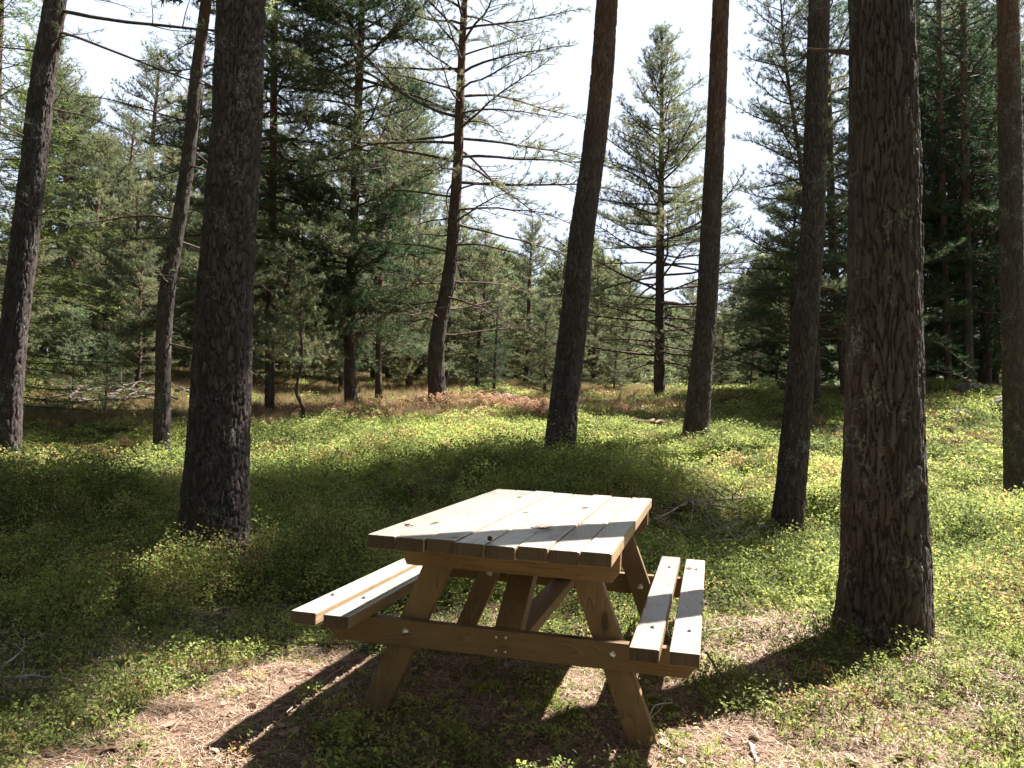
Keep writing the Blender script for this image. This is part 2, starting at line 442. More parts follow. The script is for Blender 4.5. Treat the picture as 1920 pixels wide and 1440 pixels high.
# more rays towards the view
ang = ang + 0.75 * np.sin(ang - math.radians(103)) * -1 * 0.9
X = CC[0] + rad[:, None] * np.cos(ang)[None]; Y = CC[1] + rad[:, None] * np.sin(ang)[None]
Z = gz(X, Y)
i = np.arange(nr - 1)[:, None]; j = np.arange(na)[None]
F = np.stack([i * na + j, (i + 1) * na + j, (i + 1) * na + (j + 1) % na, i * na + (j + 1) % na], -1).reshape(-1, 4)
m, n, out = mat_new('forest_soil')
L = n.links.new
tc = N(n, 'ShaderNodeTexCoord')
n1 = N(n, 'ShaderNodeTexNoise'); n1.inputs['Scale'].default_value = 45; n1.inputs['Detail'].default_value = 8; n1.inputs['Roughness'].default_value = 0.75
n2 = N(n, 'ShaderNodeTexNoise'); n2.inputs['Scale'].default_value = 1.3; n2.inputs['Detail'].default_value = 4
n3 = N(n, 'ShaderNodeTexNoise'); n3.inputs['Scale'].default_value = 9; n3.inputs['Detail'].default_value = 6
for q in (n1, n2, n3): L(tc.outputs['Object'], q.inputs[0])
r1 = ramp(n, [(0.3, (0.055, 0.034, 0.024)), (0.5, (0.15, 0.095, 0.065)), (0.7, (0.32, 0.22, 0.155))]); L(n1.outputs['Fac'], r1.inputs[0])
r2 = ramp(n, [(0.3, (0.03, 0.035, 0.012)), (0.55, (0.09, 0.10, 0.03)), (0.75, (0.17, 0.16, 0.06))]); L(n1.outputs['Fac'], r2.inputs[0])
at_ = N(n, 'ShaderNodeAttribute', attribute_name='v')
ms = N(n, 'ShaderNodeMath', operation='MULTIPLY_ADD'); ms.inputs[1].default_value = 1.2; L(n3.outputs['Fac'], ms.inputs[0])
L(at_.outputs['Fac'], ms.inputs[2])
rs = ramp(n, [(0.0, (0, 0, 0)), (0.95, (0, 0, 0)), (1.0, (1, 1, 1))])
mr = N(n, 'ShaderNodeMapRange'); mr.inputs[1].default_value = 0.9; mr.inputs[2].default_value = 1.3; L(ms.outputs[0], mr.inputs[0])
mc = N(n, 'ShaderNodeMixRGB'); L(mr.outputs[0], mc.inputs[0]); L(r1.outputs[0], mc.inputs[1]); L(r2.outputs[0], mc.inputs[2])
p = N(n, 'ShaderNodeBsdfPrincipled'); p.inputs['Roughness'].default_value = 0.9; p.inputs['Specular IOR Level'].default_value = 0.15
L(mc.outputs[0], p.inputs['Base Color'])
b = N(n, 'ShaderNodeBump'); b.inputs['Strength'].default_value = 0.9; b.inputs['Distance'].default_value = 0.02
L(n1.outputs['Fac'], b.inputs['Height']); L(b.outputs[0], p.inputs['Normal']); L(p.outputs[0], out.inputs[0])
M_SOIL = m

# ---- how densely plants cover the soil, as a map of the place (metres)
_bare = [(0.05, 0.7, 0.75, 0.30), (-1.0, 0.15, 0.36, 0.03), (-0.85, 0.75, 0.34, 0.05), (-1.1, -0.35, 0.30, 0.10), (-0.75, -0.2, 0.35, 0.15), (0.8, 0.35, 0.42, 0.12), (1.35, 0.75, 0.45, 0.30),
         (1.0, 1.3, 0.5, 0.42), (0.75, 1.9, 0.5, 0.42), (-0.5, 1.8, 0.6, 0.40), (0.9, 2.6, 0.5, 0.6), (1.8, 1.5, 0.5, 0.5), (2.0, 0.9, 0.6, 0.5), (0.2, -0.8, 0.9, 0.3), (1.1, -0.8, 1.0, 0.3)]


def cover(x, y):
    c = np.ones_like(x)
    wx = x + (fbm(x * 2.7, y * 2.7) - 0.5) * 0.5; wy = y + (fbm(x * 2.7 + 40, y * 2.7) - 0.5) * 0.5
    for bx, by, br, bv in _bare:
        t = np.clip((np.hypot(wx - bx, wy - by) / br - 0.75) / 0.5, 0, 1)
        c = np.minimum(c, bv + (1 - bv) * t)
    return c


me = mesh_np('forest_floor', np.stack([X, Y, Z], -1).reshape(-1, 3), F, M_SOIL, True,
             {'v': (cover(X, Y) * 0.9).ravel()})
tag(link('forest_floor', me), kind='structure', label='brown needle-strewn forest soil rising gently away from the table')


# ------------------------------------------------------------------ picnic table
def poly_prism(name, prof, axis, a0, a1, mat, parent, bevel=0.004, seg=2, sides=None):
    """prism with profile prof (2D) extruded along axis from a0 to a1; the origin sits at its centre"""
    bm = bmesh.new()
    def P(p, a):
        return (a, p[0], p[1]) if axis == 0 else ((p[0], a, p[1]) if axis == 1 else (p[0], p[1], a))
    lo = [bm.verts.new(P(p, a0)) for p in prof]; hi = [bm.verts.new(P(p, a1)) for p in prof]
    k = len(prof)
    bm.faces.new(lo); bm.faces.new(list(reversed(hi)))
    for q in range(k): bm.faces.new((lo[q], hi[q], hi[(q + 1) % k], lo[(q + 1) % k]))
    bmesh.ops.recalc_face_normals(bm, faces=bm.faces)
    if bevel: bmesh.ops.bevel(bm, geom=list(bm.edges), offset=bevel, segments=seg, affect='EDGES', profile=0.6)
    c = Vector(np.mean([v.co for v in bm.verts], axis=0))
    for v in bm.verts: v.co -= c
    me = bpy.data.meshes.new(name); bm.to_mesh(me); bm.free()
    me.materials.append(mat)
    if sides:
        for mm in sides: me.materials.append(mm)
    for pl in me.polygons:
        pl.use_smooth = False
        if sides:
            if abs(pl.normal.y) > 0.72: pl.material_index = 1
            elif pl.normal.z < 0.5: pl.material_index = 2
    return link(name, me, parent, c)


def rect(x0, x1, z0, z1): return [(x0, z0), (x1, z0), (x1, z1), (x0, z1)]


def bolt(parent, loc, nrm, r=0.011, name='bolt'):
    """domed bolt head; nrm 'y' faces -y, 'z' faces up"""
    bm = bmesh.new()
    rings = [(1.15, 0.0), (1.15, 0.12), (0.95, 0.16), (0.9, 0.3), (0.7, 0.48), (0.4, 0.58), (0.0, 0.62)]
    prev = None
    for rr, h in rings:
        if rr == 0: cur = [bm.verts.new((0, 0, h * r))]
        else: cur = [bm.verts.new((rr * r * math.cos(t * math.pi / 8), rr * r * math.sin(t * math.pi / 8), h * r)) for t in range(16)]
        if prev:
            for t in range(16):
                if len(cur) == 1: bm.faces.new((prev[t], prev[(t + 1) % 16], cur[0]))
                else: bm.faces.new((prev[t], prev[(t + 1) % 16], cur[(t + 1) % 16], cur[t]))
        prev = cur
    me = bpy.data.meshes.new(name); bm.to_mesh(me); bm.free(); me.materials.append(M_BOLT)
    for pl in me.polygons: pl.use_smooth = True
    o = link(name, me, parent)
    o.location = Vector(loc) - parent.location
    if nrm == 'y': o.rotation_euler = (math.radians(90), 0, 0)
    if nrm == '-y': o.rotation_euler = (math.radians(-90), 0, 0)
    return o


table = link('picnic_table', None, None, (0, 0, 0))
tag(table, 'heavy wooden picnic table with two attached benches standing on the forest floor', 'picnic table')
random.seed(4)
for k in range(8):
    x0 = -0.4 + k * 0.1 + 0.0016
    y0 = random.uniform(-0.008, 0.008) + (0.0 if k else 0.008); y1 = 1.76 + random.uniform(-0.009, 0.009)
    zt = 0.753 + random.uniform(-0.0028, 0.0028)
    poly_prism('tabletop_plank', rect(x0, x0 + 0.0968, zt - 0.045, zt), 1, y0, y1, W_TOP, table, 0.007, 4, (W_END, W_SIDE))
for s, (ya, yb) in enumerate(((0.33, 0.373), (1.597, 1.64))):
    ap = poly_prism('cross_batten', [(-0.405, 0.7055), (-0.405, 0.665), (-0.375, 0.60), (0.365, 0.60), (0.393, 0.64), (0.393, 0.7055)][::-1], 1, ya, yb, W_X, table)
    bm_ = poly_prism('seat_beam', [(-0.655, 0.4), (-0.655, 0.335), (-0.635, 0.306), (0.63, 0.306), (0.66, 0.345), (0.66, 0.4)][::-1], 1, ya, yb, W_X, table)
    yl0, yl1 = (0.3745, 0.4185) if s == 0 else (1.5515, 1.5955)
    for sg in (-1, 1):
        # slanted leg, top (x 0.235, z 0.70) to foot (x 0.48, z 0.0)
        zt, zb = 0.704, -0.06
        ct, cb = 0.232, 0.232 + (0.704 + 0.06) * 0.40
        hw = 0.0525
        pr = [(sg * (ct - hw), zt), (sg * (ct + hw), zt), (sg * (cb + hw), zb), (sg * (cb - hw), zb)]
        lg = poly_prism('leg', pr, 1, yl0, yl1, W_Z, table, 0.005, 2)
        fy, ny = (ya, 'y') if s == 0 else (yb, '-y')
        cx = sg * (ct + (0.704 - 0.352) * 0.40)
        bolt(bm_, (cx + 0.005, fy, 0.36 if s == 0 else 0.352), ny)
        bolt(ap, (sg * (ct + 0.01), fy, 0.662), ny)
        if s == 1: bolt(lg, (cx, yl0, 0.352), 'y', 0.014, 'nut')
    if s == 0:
        for bx, bz in ((-0.03, 0.375), (0.004, 0.377), (-0.03, 0.328), (0.004, 0.327)):
            bolt(bm_, (bx, ya, bz), 'y', 0.005, 'screw')
for side, xs in ((-1, (-0.718, -0.593)), (1, (0.451, 0.576))):
    for x0 in xs:
        y0 = 0.125 + random.uniform(-0.004, 0.004)
        ex = 0.03 if (side == 1 and x0 < 0.5) else 0
        sp = poly_prism('seat_plank', rect(x0, x0 + 0.095, 0.4025, 0.447), 1, y0, 1.895 + ex, W_TOP, table, 0.007, 4, (W_END, W_SIDE))
        for yb in (0.40, 1.60): bolt(sp, (x0 + 0.048 + 0.012 * (side), yb, 0.447), 'z', 0.012)
poly_prism('stretcher', rect(-0.045, 0.05, 0.315, 0.36), 1, 0.3745, 1.595, W_Y, table)
poly_prism('centre_batten', rect(-0.36, 0.36, 0.6645, 0.7065), 1, 0.80, 0.895, W_X, table)
# braces, profile in (y, z)
for pr in ([(0.375, 0.362), (0.435, 0.362), (0.795, 0.66), (0.795, 0.705), (0.76, 0.705), (0.375, 0.41)],
           [(1.595, 0.362), (1.535, 0.362), (0.90, 0.66), (0.90, 0.705), (0.935, 0.705), (1.595, 0.41)]):
    if pr[0][0] > 1: pr = pr[::-1]
    poly_prism('brace', pr, 0, -0.047, 0.048, W_Y, table)


# ------------------------------------------------------------------ conifers
def smooth_path(P, R, step):
    P = np.asarray(P, float); R = np.asarray(R, float)
    t = np.r_[0, np.cumsum(np.linalg.norm(np.diff(P, axis=0), axis=1))]
    tt = np.concatenate(step) if isinstance(step, (list, tuple)) else np.arange(0, t[-1], step)
    tt = tt[tt <= t[-1]]
    Q = np.stack([np.interp(tt, t, P[:, k]) for k in range(3)], -1); RR = np.interp(tt, t, R)
    w_ = max(1, int(0.5 / max(1e-3, (tt[1] - tt[0]))))          # soften the corners
    if w_ > 2 and not isinstance(step, (list, tuple)):
        ker = np.hanning(w_ + 2)[1:-1]; ker /= ker.sum()
        for arr in [Q[:, 0], Q[:, 1], Q[:, 2], RR]:
            pad = np.r_[np.full(w_, arr[0]) + (np.arange(-w_, 0)) * (arr[1] - arr[0]), arr, np.full(w_, arr[-1]) + np.arange(1, w_ + 1) * (arr[-1] - arr[-2])]
            arr[:] = np.convolve(pad, ker, 'same')[w_:-w_]
    return Q, RR, tt


def bark_trunk(P, R, sides, step, amp, seed, cell=(0.055, 0.16), flare=0.0, coarse_above=None):
    Q, RR, tt = smooth_path(P, R, step)
    if coarse_above:
        keep = (Q[:, 2] - Q[0, 2] < coarse_above) | (np.arange(len(tt)) % 8 == 0)
        Q = Q[keep]; RR = RR[keep]; tt = tt[keep]
    nrg = len(tt)
    th = np.arange(sides) / sides * 2 * np.pi
    TH, T = np.meshgrid(th, tt)
    Rm = RR[:, None]
    ncx = max(6, int(round(2 * np.pi * R[0] / cell[0])))
    cs = np.cos(TH) * ncx / 6.28; sn = np.sin(TH) * ncx / 6.28
    warp = (fbm(cs * 0.9 + seed * 7 + 30, sn * 0.9 + T * 5 + seed + 30, 4) - 0.5)
    warp2 = (fbm(cs * 0.8 + seed * 3 + 60 + T * 2.3, sn * 0.8 + 40, 3) - 0.5)
    wx = TH / (2 * np.pi) * ncx + warp * 1.5; wy = T / cell[1] + warp2 * 2.6 + seed * 13.7 + (_perm[(np.floor(wx).astype(int) % ncx) % 256, 7]) * 0.0
    f1, f2, cid = worley(wx, wy, ncx)
    edge = np.clip((f2 - f1) / (0.10 + 0.16 * np.clip(warp2 + 0.5, 0, 1)), 0, 1)
    edge = edge * edge * (3 - 2 * edge)
    g1, g2, gid = worley(wx * 2.3, wy * 2.6 + 5, None)
    fine = np.clip((g2 - g1) / 0.3, 0, 1)
    nz = fbm(TH * 9 + seed, T * 22, 4)
    hgt = edge * (0.35 + 0.65 * cid) * 0.75 + 0.22 * np.floor(gid * 3) / 3 * edge * fine + 0.35 * (nz - 0.5) - 0.35 * (1 - edge)
    lump = (fbm(np.cos(TH) * 1.3 + 5 + seed, T * 0.9 + np.sin(TH) * 1.3, 3) - 0.5) * 0.12
    r = Rm * (1 + lump) + amp * (hgt - 0.6)
    if flare:
        k = np.exp(-np.clip(T - 0.25, 0, None) / 0.22)
        r = r + flare * k * (0.35 + 0.9 * np.clip(fbm(np.cos(TH) * 1.8 + seed + 9, np.sin(TH) * 1.8 + 9, 2) * 2.2 - 0.6, 0, 1))
    V = np.stack([Q[:, None, 0] + r * np.cos(TH), Q[:, None, 1] + r * np.sin(TH), np.repeat(Q[:, 2:3], sides, 1)], -1).reshape(-1, 3)
    ii = np.arange(nrg - 1)[:, None]; jj = np.arange(sides)[None]
    Fc = np.stack([ii * sides + jj, ii * sides + (jj + 1) % sides, (ii + 1) * sides + (jj + 1) % sides, (ii + 1) * sides + jj], -1).reshape(-1, 4)
    col = np.clip(edge * (0.25 + 0.75 * cid), 0, 1)
    return V, Fc, col.ravel(), Q, RR


def needles(pos, axis, K, ln, wd, tl, rng, spread=1.15, vbase=None):
    """K needle triangles around every shoot"""
    M = len(pos)
    if M == 0: return np.zeros((0, 3)), np.zeros((0, 3), int), np.zeros(0)
    axis = axis / (np.linalg.norm(axis, axis=1, keepdims=True) + 1e-9)
    d = rng.normal(size=(M, K, 3)); d /= np.linalg.norm(d, axis=2, keepdims=True)
    d = d * spread + axis[:, None, :]
    d /= np.linalg.norm(d, axis=2, keepdims=True)
    s = pos[:, None, :] + axis[:, None, :] * (rng.random((M, K, 1)) * tl)
    side = np.cross(d, rng.normal(size=(M, K, 3))); side /= np.linalg.norm(side, axis=2, keepdims=True) + 1e-9
    l_ = ln * (0.7 + 0.6 * rng.random((M, K, 1)))
    a = s - side * wd / 2; b = s + side * wd / 2; c = s + d * l_
    V = np.stack([a, b, c], 2).reshape(-1, 3)
    Fc = np.arange(M * K * 3).reshape(-1, 3)
    if vbase is None: vbase = rng.random(M)
    v = np.repeat(vbase, K * 3) + rng.normal(size=M * K * 3) * 0.04
    return V, Fc, np.clip(v, 0, 1)


def grow(Q, RR, rng, z0, z1, nbr, length, elev, curl=0.0, sec=1.0, tuft_step=0.14, K=14, nl=0.07, nw=0.0065, tl=0.08,
         az=None, foliage_from=0.25, extra=None, upb=0.35, bare=0.0, brad=0.022, dead=0.0, secn=7, tone=0.5):
    """branches and shoots on the trunk path Q; length(t), elev(t) for t = 0 at crown foot .. 1 at the tip"""
    tb = Tubes(); pos = []; axs = []; val = []
    zz = Q[:, 2]
    specs = []
    for b in range(nbr):
        t = (b + rng.random() * 0.9) / nbr
        z = z0 + (z1 - z0) * t
        a = b * 2.39996 + rng.normal() * 0.35 if az is None else az(b, rng)
        specs.append((z, t, a, length(t) * rng.uniform(0.65, 1.15), elev(t) + rng.normal() * 7, rng.random() < dead))
    if extra:
        for e in extra: specs.append(e)
    for (z, t, a, Lb, el, isdead) in specs:
        c = np.array([np.interp(z, zz, Q[:, 0]), np.interp(z, zz, Q[:, 1]), z])
        e = math.radians(el)
        d = np.array([math.cos(a) * math.cos(e), math.sin(a) * math.cos(e), math.sin(e)])
        ns = 8; P = [c]; wob = rng.normal(size=3) * 0.05
        for s_ in range(ns):
            d = d + np.array([0, 0, curl / ns]) + rng.normal(size=3) * 0.085 + wob * 0.3
            d /= np.linalg.norm(d)
            P.append(P[-1] + d * Lb / ns)
        P = np.array(P)
        r0 = min(brad * (0.5 + Lb * 0.45), 0.7 * np.interp(z, zz, RR))
        tb.add(P, np.linspace(r0, r0 * 0.18, ns + 1), 5)
        tone_b = np.clip(tone + rng.normal() * 0.22, 0.02, 0.92)
        nsec = int(secn * (0.5 + Lb * 0.5))
        for q in range(nsec):
            s_ = foliage_from + (1 - foliage_from) * (q + rng.random()) / nsec
            f = s_ * ns; i0 = min(int(f), ns - 1); base = P[i0] + (P[i0 + 1] - P[i0]) * (f - i0)
            dm = P[i0 + 1] - P[i0]; dm /= np.linalg.norm(dm)
            side = np.cross(dm, [0, 0, 1.0]); side /= np.linalg.norm(side) + 1e-9
            sg = 1 if (q % 2) else -1
            sd = dm * rng.uniform(0.4, 0.9) + side * sg * rng.uniform(0.6, 1.0) + np.array([0, 0, upb * rng.uniform(-0.5, 1.0)])
            sd /= np.linalg.norm(sd)
            ls = sec * (0.16 + 0.30 * Lb * (1.05 - s_)) * rng.uniform(0.6, 1.2)
            S = [base]
            for w_ in range(3):
                sd = sd + rng.normal(size=3) * 0.12 + np.array([0, 0, upb * 0.15]); sd /= np.linalg.norm(sd)
                S.append(S[-1] + sd * ls / 3)
            S = np.array(S)
            tb.add(S, np.linspace(r0 * 0.34, r0 * 0.10, 4), 3)
            if isdead: continue
            nt_ = max(1, int(ls / tuft_step))
            for w_ in range(nt_):
                g = (1 - (w_ + rng.random() * 0.6) / nt_) * 3 * 0.98; k0 = min(int(g), 2)
                pp = S[k0] + (S[k0 + 1] - S[k0]) * (g - k0)
                if rng.random() < bare: continue
                # side shoot
                ax = (S[k0 + 1] - S[k0]) / (ls / 3) + rng.normal(size=3) * 0.55 + np.array([0, 0, upb])
                pos.append(pp + rng.normal(size=3) * 0.03); axs.append(ax); val.append(tone_b)
        if not isdead:
            pos.append(P[-1]); axs.append(d + np.array([0, 0, upb])); val.append(tone_b)
    pos = np.array(pos); axs = np.array(axs); val = np.clip(np.array(val) + rng.normal(size=len(val)) * 0.10, 0, 1)
    V, Fc, v = needles(pos, axs, K, nl, nw, tl, rng, vbase=val)
    return tb, (V, Fc, v)


def build_tree(name, label, cat, P, R, sides, step, amp, seed, bark, fol_mat, group=None, flare=0.0, cell=(0.055, 0.16), coarse_above=None,
               crowns=(), limb_mat=None):
    """one tree: an Empty at the foot > trunk, limbs, crown"""
    P = np.asarray(P, float); base = P[0].copy()
    root = link(name, None, None, base); tag(root, label, cat, group)
    V, Fc, col, Q, RR = bark_trunk(P - base, R, sides, step, amp, seed, cell, flare, coarse_above)
    link('trunk', mesh_np(name + '_trunk', V, Fc, bark, True, {'v': col}), root)
    rng = np.random.default_rng(seed)
    tb = None; VV = []; FF = []; vv = []; off = 0
    for c in crowns:
        t2, (a, b_, v) = grow(Q, RR, rng, **c)
        if tb is None: tb = t2
        else:
            for k_, l_ in t2.g.items(): tb.g.setdefault(k_, []).extend(l_)
        VV.append(a); FF.append(b_ + off); vv.append(v); off += len(a)
    if tb:
        a, b_ = tb.arrays()
        link('limbs', mesh_np(name + '_limbs', a, b_, limb_mat or M_LIMB, True, {'v': np.zeros(len(a))}), root)
        if off: link('crown', mesh_np(name + '_crown', np.concatenate(VV), np.concatenate(FF), fol_mat, False, {'v': np.concatenate(vv)}), root)
    return root


def px_path(rows, depth, top=None, below=0.35, ddepth=0.0):
    """rows (u, v, width_px) from the foot upwards -> world path and radii; then on to a tip at height `top` above the foot"""
    P = [at(u, v, depth + ddepth * i_) for i_, (u, v, w_) in enumerate(rows)]
    R = [w_ / 2 * depth / CF for (u, v, w_) in rows]
    P.insert(0, P[0] - np.array([0, 0, below]) - (P[1] - P[0]) * 0.02); R.insert(0, R[0] * 1.08)
    if top:
        d = P[-1] - P[-3]; d = d / d[2]
        d[0] *= 0.6; d[1] *= 0.6
        h = P[0][2] + top - P[-1][2]
        if h > 0.5:
            for f in (0.35, 0.7, 1.0):
                P.append(P[len(rows)] + d * h * f); R.append(R[len(rows)] * (1 - 0.88 * f))
    return P, R


def high_crown(z0, z1, rad_=2.5, nbr=105, K=15, **kw):
    d = dict(z0=z0, z1=z1, nbr=nbr, length=lambda t: rad_ * (0.55 + 0.9 * t) * (1.0 if t < 0.6 else max(0.25, (1.12 - t) / 0.52)), elev=lambda t: 5 + 45 * t,
             curl=0.25, tuft_step=0.10, K=K, nl=0.12, nw=0.026, tl=0.18, foliage_from=0.25, secn=11)
    d.update(kw); return d


# ---- the big trunks in front
def near(name_label, rows, depth, sides, step, amp, seed, bark, top=15, flare=0.03, crown=None, group='tall bare pine trunks round the table', cell=(0.055, 0.16), extra=()):
    P, R = px_path(rows, depth, top)
    cr = list(extra)
    if crown: cr.append(crown)
    vis = (720 + 60) / CF * depth + 2.0
    return build_tree('pine_tree', name_label, 'pine tree', P, R, sides, step, amp, seed, bark, M_PINE, group, flare, cell, vis, cr)


def stub(z, az_, Lb, el, t=0.5): return (z, t, az_, Lb, el, True)


T7 = [(1655, 1195, 158), (1660, 1110, 158), (1659, 1010, 152), (1658, 900, 146), (1659, 740, 136), (1658, 600, 132), (1658, 400, 129), (1656, 200, 122), (1651, 0, 112)]
near('thickest pine trunk, deeply furrowed bark with grey lichen, just right of the picnic table', T7, 4.2, 240, 0.0085, 0.020, 1, M_BARK, 15, 0.055,
     high_crown(8.5, 14.5, 2.2), cell=(0.036, 0.16),
     extra=[dict(z0=3.0, z1=3.1, nbr=0, length=None, elev=None, extra=[stub(3.18, math.radians(193), 0.36, 3)], secn=0, brad=0.035)])
T2 = [(400, 1050, 122), (402, 980, 120), (405, 920, 118), (412, 800, 112), (420, 600, 105), (433, 400, 99), (446, 200, 93), (453, 0, 88)]
near('thick dark straight pine trunk left of the picnic table among bilberry shrubs', T2, 6.3, 200, 0.012, 0.022, 2, M_BARK, 15, 0.04,
     high_crown(8.5, 14.5, 2.4), cell=(0.036, 0.11))
T6 = [(1473, 1005, 58), (1482, 920, 56), (1489, 840, 54), (1498, 740, 50), (1506, 640, 48), (1516, 540, 44), (1525, 400, 42), (1531, 200, 40), (1536, 0, 38)]
near('slender pine trunk leaning right, just left of the thickest trunk', T6, 8.5, 120, 0.016, 0.016, 3, M_BARK, 14, 0.025,
     high_crown(8.0, 13.5, 2.2), cell=(0.045, 0.12))
T4 = [(1050, 848, 58), (1053, 800, 56), (1060, 740, 54), (1076, 600, 51), (1090, 440, 48), (1111, 300, 45), (1128, 150, 43), (1138, 0, 41)]
near('reddish pine trunk leaning right, rising behind the tabletop', T4, 10.8, 110, 0.02, 0.018, 4, M_BARK_RED, 16, 0.03,
     high_crown(9.5, 16.0, 3.2, 120), cell=(0.05, 0.14))
T5 = [(1302, 822, 48), (1306, 790, 47), (1311, 740, 45), (1324, 600, 39), (1334, 400, 37), (1344, 200, 35), (1352, 0, 31)]
near('straight reddish pine trunk against the bright sky, behind the right bench', T5, 12.6, 90, 0.024, 0.016, 5, M_BARK_RED, 16, 0.02,
     high_crown(9.5, 16.0, 3.4, 130), cell=(0.05, 0.14))
T8 = [(1908, 965, 44), (1906, 920, 43), (1903, 740, 42), (1898, 480, 41), (1894, 240, 40), (1891, 0, 38)]
near('narrow pine trunk at the right edge of the picture with small flaky bark', T8, 11.5, 90, 0.024, 0.012, 6, M_BARK, 14, 0.02,
     high_crown(8.5, 13.5, 2.2), cell=(0.04, 0.09))
T1 = [(8, 868, 56), (12, 800, 52), (19, 700, 48), (28, 600, 48), (43, 480, 48), (64, 300, 46), (80, 150, 45), (105, 0, 38)]
a1 = 0.15
near('leaning pine trunk with long bent bare branches at the left edge of the picture', T1, 9.6, 110, 0.02, 0.020, 8, M_BARK, 12, 0.03,
     high_crown(7.5, 11.5, 2.2), cell=(0.05, 0.14),
     extra=[dict(z0=3.0, z1=6.2, nbr=8, length=lambda t: 1.3, elev=lambda t: 5 - 10 * t, curl=-0.2, K=14, nl=0.07, nw=0.007, tl=0.1, tuft_step=0.2, foliage_from=0.3, bare=0.2, brad=0.012,
                 extra=[(5.42, 0.5, 0.15, 3.4, -6, False), (5.2, 0.5, 0.25, 2.4, -16, False)])])
T1b = [(303, 862, 31), (303, 800, 31), (305, 740, 28), (306, 640, 28), (311, 560, 30), (329, 450, 27), (338, 400, 25), (353, 300, 25), (367, 150, 22), (387, 0, 20)]
near('thin dark crooked pine trunk between the left edge trunk and the thick left trunk', T1b, 12.0, 70, 0.026, 0.012, 9, M_BARK, 11, 0.015,
     high_crown(6.8, 10.5, 1.9), cell=(0.045, 0.12),
     extra=[dict(z0=1.6, z1=6.5, nbr=10, length=lambda t: 1.5, elev=lambda t: -8, curl=-0.25, K=14, nl=0.08, nw=0.009, tl=0.12, tuft_step=0.16, foliage_from=0.3, bare=0.2, brad=0.014, dead=0.4)])

hp = np.array([3.2, 12.1, 0.0]); hp[2] = float(gz(np.array([3.2]), np.array([12.1]))[0]) - 0.2
build_tree('pine_tree', 'pine hidden directly behind the thickest trunk, its crown shading the ground behind the table', 'pine tree', [hp, hp + [0, 0, 5], hp + [-0.2, 0, 10], hp + [-0.3, 0, 15]], [0.13, 0.12, 0.09, 0.02],
           30, 0.06, 0.01, 61, M_BARK, M_PINE, 'tall bare pine trunks round the table', 0.02, crowns=[high_crown(8.6, 14.5, 2.9, 115)])

# ---- featured trees of the middle distance
P, R = px_path([(822, 760, 37), (818, 710, 33), (817, 660, 31), (825, 600, 28), (839, 540, 27), (847, 480, 24), (852, 400, 22), (859, 300, 19), (862, 200, 17), (866, 100, 14), (871, 0, 12)], 16.5, 10.5)
build_tree('pine_tree', 'crooked-footed pine with long thin drooping branches, left of the reddish leaning trunk', 'pine tree', P, R, 70, 0.03, 0.016, 11, M_BARK_RED, M_PINE, None, 0.03,
           crowns=[dict(z0=1.7, z1=4.6, nbr=22, length=lambda t: 2.4, elev=lambda t: 8 - 6 * t, curl=-0.35, K=22, nl=0.075, nw=0.008, tl=0.1, tuft_step=0.12, foliage_from=0.45, bare=0.3, dead=0.25, brad=0.016, secn=8, tone=0.6),
                   dict(z0=4.6, z1=10.2, nbr=56, length=lambda t: 3.1 * (1.08 - t) ** 0.45, elev=lambda t: 4 + 30 * t, curl=-0.25, K=24, nl=0.07, nw=0.0065, tl=0.08, tuft_step=0.09, foliage_from=0.3, bare=0.15, brad=0.017, secn=10, tone=0.6)])
P, R = px_path([(659, 768, 26), (656, 700, 22), (654, 620, 21), (664, 400, 18), (672, 200, 15), (677, 60, 13)], 18.0, 11.5)
build_tree('pine_tree', 'dense dark green pine with a bare straight lower trunk, left of the crooked-footed pine', 'pine tree', P, R, 48, 0.04, 0.012, 12, M_BARK_RED, M_PINE_DARK, None, 0.02,
           crowns=[dict(z0=1.9, z1=5.0, nbr=46, length=lambda t: 2.3 - 0.3 * t, elev=lambda t: -2 + 10 * t, curl=-0.05, K=28, nl=0.075, nw=0.0075, tl=0.09, tuft_step=0.06, foliage_from=0.15, secn=16),
                   dict(z0=5.0, z1=7.3, nbr=24, length=lambda t: 1.9, elev=lambda t: 15, curl=-0.1, K=25, nl=0.07, nw=0.0065, tl=0.08, tuft_step=0.12, foliage_from=0.3, secn=9),
                   dict(z0=7.2, z1=11.4, nbr=52, length=lambda t: 2.9 * (1.1 - t) ** 0.4, elev=lambda t: -4 + 40 * t, curl=0.05, K=28, nl=0.075, nw=0.0075, tl=0.09, tuft_step=0.06, foliage_from=0.2, secn=15)])
P, R = px_path([(505, 775, 18), (506, 600, 16), (512, 300, 14), (515, 0, 12)], 17.0, 11.0)
build_tree('pine_tree', 'full-crowned pine whose hanging boughs show just right of the thick left trunk', 'pine tree', P, R, 40, 0.05, 0.010, 41, M_BARK_RED, M_PINE, None, 0.02,
           crowns=[dict(z0=2.4, z1=10.8, nbr=120, length=lambda t: 2.6 * (1.12 - t) ** 0.35, elev=lambda t: -14 + 34 * t, curl=-0.2, K=24, nl=0.08, nw=0.009, tl=0.09, tuft_step=0.06, foliage_from=0.2, secn=14, tone=0.35)])
P, R = px_path([(1236, 748, 22), (1237, 600, 18), (1238, 450, 15), (1240, 300, 10), (1241, 150, 6), (1241, 48, 2)], 22.0, None)
